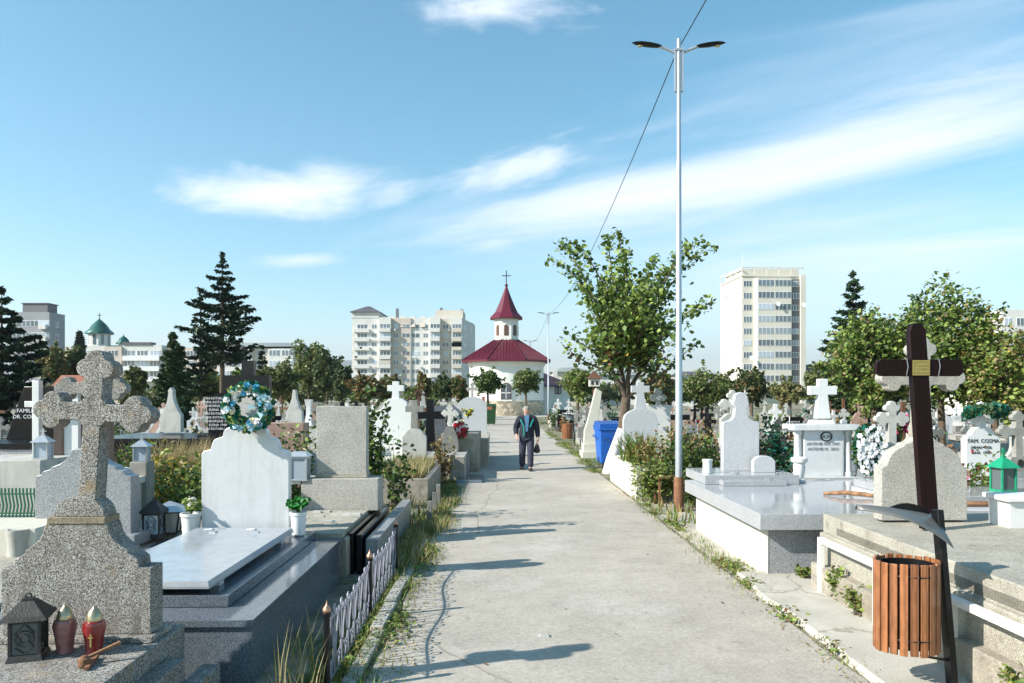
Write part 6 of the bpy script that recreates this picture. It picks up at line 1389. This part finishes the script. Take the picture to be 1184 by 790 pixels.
JJ=dict(a0=(0,.0,.74,(.18,.135)),a=(0,.0,.88,(.195,.145)),b=(0,0,1.06,(.195,.145)),c=(0,0,1.24,(.19,.135)),d=(0,0,1.37,(.15,.12)),e=(0,-.01,1.47,(.10,.09)),
 s1=(-.165,0,1.365,.10),m1=(-.22,.03,1.22,.088),e1=(-.255,.05,1.12,.075),w1=(-.235,-.08,.93,.056),s2=(.165,0,1.365,.10),m2=(.215,.02,1.22,.088),e2=(.245,.03,1.11,.075),w2=(.26,-.03,.86,.056))
skin_mesh('jacket',JJ,[('a0','a'),('a','b'),('b','c'),('c','d'),('d','e'),('d','s1'),('s1','m1'),('m1','e1'),('e1','w1'),('d','s2'),('s2','m2'),('m2','e2'),('e2','w2')],'navy_cloth',t)
JT=dict(p=(0,.0,.96,(.14,.11)),l0=(-.09,0,.80,.105),l1=(-.10,-.03,.50,.085),l2=(-.10,.115,.085,.075),r0=(.09,-.01,.80,.105),r1=(.085,-.12,.50,.085),r2=(.08,-.205,.085,.075))
skin_mesh('trousers',JT,[('p','l0'),('l0','l1'),('l1','l2'),('p','r0'),('r0','r1'),('r1','r2')],'trouser',t)
for q,y0,dz in ((-.11,.03,.02),(.085,-.32,0.0)): MB().ball((q,y0+.03,.05+dz),.055,0,12,8,(.95,2.6,.85)).build('shoe',m_['shoe'],t)
def front(x,z,r=.14):  # point on the jacket front
    return (x,-.150+.35*abs(x)**1.6*1.2+max(0,z-1.28)*.22,z)
sh=MB(); sh.add([front(-.055,1.45),front(.055,1.45),front(.045,1.30),front(.022,1.04),front(-.022,1.04),front(-.045,1.30),(-.055,-.09,1.46),(.055,-.09,1.46)],[(5,4,3,2),(0,5,2,1),(6,0,1,7)])
sv=sh.build('shirt',m_['shirt_cloth'],t,smooth=0); q=sv.modifiers.new('thickness','SOLIDIFY'); q.thickness=.012; q.offset=1
for sg in (-1,1):
    st2=MB(); pts=[(sg*.15,1.36),(sg*.11,1.27),(sg*.072,1.16)]+([(sg*.07,1.0),(sg*.075,.92)] if sg<0 else [])
    for a_,b_ in zip(pts,pts[1:]):
        p=Vector(front(*a_)); q=Vector(front(*b_)); p.y-=.012; q.y-=.012; st2.bar(p,q,.028,.012,up=(0,1,0))
    st2.build('jacket_stripe',m_['teal_cloth'],t)
bg_=thing('pouch','small black wrist pouch hanging from the walking man\'s left hand','bag',(mx+.27,my-.07,.46),0)
MB().lathe([(.02,0),(.075,.02),(.085,.08),(.06,.18),(.025,.27),(.01,.30)],seg=14,sy=.45).build('body',m_['bag'],bg_); MB().tube([(0,0,.29),(-.01,0,.33),(.0,0,.345)],.006,5).build('strap',m_['bag'],bg_)

# ------------------------------------------------------------------ grass, weeds, litter
def scatter(n,fx_,z=0): return [(*fx_(),z) for _ in range(n)]
def strip(x0,x1,y0,y1,cl=0):
    cs=[(random.uniform(x0,x1),random.uniform(y0,y1)) for _ in range(max(1,cl))]
    def f():
        if cl:
            a,b=random.choice(cs); x,y=random.gauss(a,.10),random.gauss(b,.28)
        else: x,y=random.uniform(x0,x1),random.uniform(y0,y1)
        x+=0; return (x+SL*y,y)
    return f
G=[]
G+=scatter(4200,strip(-1.24,-1.10,4.2,9,40)); G+=scatter(900,strip(-.95,-.88,4.5,10,14)); G+=scatter(5500,strip(-1.2,-.88,10,19,16)); G+=scatter(5200,strip(-1.3,-.72,20,38,22))
G+=scatter(1100,strip(2.6,2.72,7.6,14,14)); G+=scatter(4200,strip(2.35,2.72,19,40,18)); G+=scatter(160,strip(2.58,2.62,4.5,8,5))
tag(blade_mesh('grass',G,.075,.009,['grass_green','grass_olive','grass_dry','leaf_light'],[5,3,2,1.5],lean=.8),'short green grass along both edges of the concrete path','grass',kind='stuff')
G=scatter(3600,strip(-1.25,-.85,8.6,14,18)); 
tag(blade_mesh('grass',G,.13,.010,['grass_green','grass_dry','straw','grass_olive'],[3,3,2,2],lean=.6),'tufts of taller yellowing grass at the left edge of the path','grass',kind='stuff')
G=[]
for _ in range(26000):
    y=11+55*random.random()**1.4; x=random.uniform(-.7*y-1,.7*y+1)
    if -1.15<x-SL*y<2.7 or mnoise.noise(Vector((x*.35,y*.35,2)))<-.05: continue
    G.append((x,y,0))
tag(blade_mesh('grass',G,.22,.03,['grass_green','grass_dry','grass_olive','straw','leaf_brown'],[4,3,4,1.5,1]),'patchy grass and weeds between the graves','grass',kind='stuff')
G=[(-1.45+random.gauss(0,.05),5.0+random.gauss(0,.25),0) for _ in range(34)]+[(-1.3+random.gauss(0,.04),4.6+random.gauss(0,.3),0) for _ in range(22)]
tag(blade_mesh('grass',G,.5,.008,['grass_dry','straw','grass_olive','grass_green'],[4,2,2,1],lean=.35),'tall dry grass stalks at the foot of the iron fence','grass',kind='stuff')
for lb,x,y,r,h,n in (('leafy green weed growing at the foot of the first white railing post',3.10,7.15,.14,.30,330),('leafy weed under the white railing near its second post',3.06,6.65,.14,.22,300),('small weed at the corner of the granite tomb',3.12,8.02,.11,.12,160),('dark weed behind the slatted bin post',3.1,4.6,.12,.26,200)):
    shrub(lb,x,y,r,h,n,.035,('leaf_green','leaf_light','grass_olive'),(3,2,2),z0=.05,name='weed',cat='weed')
tag(MB().frus(-.045,.045,-.03,.03,0,.02,.012,.01).build('pebble',m_['marble_aged'],loc=(wx(629,6.2),6.2,.013)),'single pale stone chip lying on the path','stone')
WD=[]
for x0_,x1_,y0_,y1_,n_ in ((-1.24,-1.14,4.3,9.5,14),(-1.25,-.82,9,20,30),(-1.3,-.75,20,40,30),(2.58,2.74,7.8,14.5,12),(2.4,2.75,19,40,22),(2.60,2.64,5.5,8,3),(-.92,-.87,4.5,9.5,6)):
    for _ in range(n_):
        cx,cy=random.uniform(x0_,x1_),random.uniform(y0_,y1_); r=random.uniform(.04,.16)
        for _ in range(70): WD.append((cx+SL*cy+random.gauss(0,r*.6),cy+random.gauss(0,r*1.5),random.uniform(.01,.06)))
tag(leaf_mesh('weeds',WD,.032,['leaf_green','leaf_light','grass_olive','leaf_brown'],[4,2,3,1],up=1.2),'low creeping weeds in clumps along both edges of the path','weeds',kind='stuff')
lf=[(random.uniform(-.85,2.5)+SL*y,y,.022) for y in [5+25*random.random()**1.5 for _ in range(150)]]
tag(leaf_mesh('fallen_leaves',lf,.018,['leaf_brown','leaf_tan','leaf_dark'],[2,2,1],up=3),'tiny dry leaves and crumbs scattered on the path','leaves',kind='stuff')
G=[(random.uniform(-.9,-.6)+SL*y if random.random()<.5 else random.uniform(2.4,2.8)+SL*y,y,.018) for y in [5+12*random.random() for _ in range(1600)]]
tag(leaf_mesh('gravel',G,.018,['leaf_tan','straw'],[1,1],up=3),'loose grit along the path edges','gravel',kind='stuff')
# ------------------------------------------------------------------ air
HZ=1
if HZ:
    hb=MB().box(-7000,7000,-500,8200,-2,520).build('haze',[],smooth=0) if False else None
    me=bpy.data.meshes.new('haze'); b=MB().box(-6500,6500,-450,8100,-1,400); me.from_pydata(b.v,[],b.f); ho=bpy.data.objects.new('haze',me); COL.objects.link(ho); tag(ho,kind='stuff')
    hm=bpy.data.materials.new('haze'); hm.use_nodes=True; n_=hm.node_tree; n_.nodes.remove(n_.nodes['Principled BSDF']); pv=n_.nodes.new('ShaderNodeVolumePrincipled'); pv.inputs['Density'].default_value=.00017; pv.inputs['Color'].default_value=(.86,.92,1,1); pv.inputs['Anisotropy'].default_value=.3
    n_.links.new(pv.outputs[0],n_.nodes['Material Output'].inputs['Volume']); me.materials.append(hm)
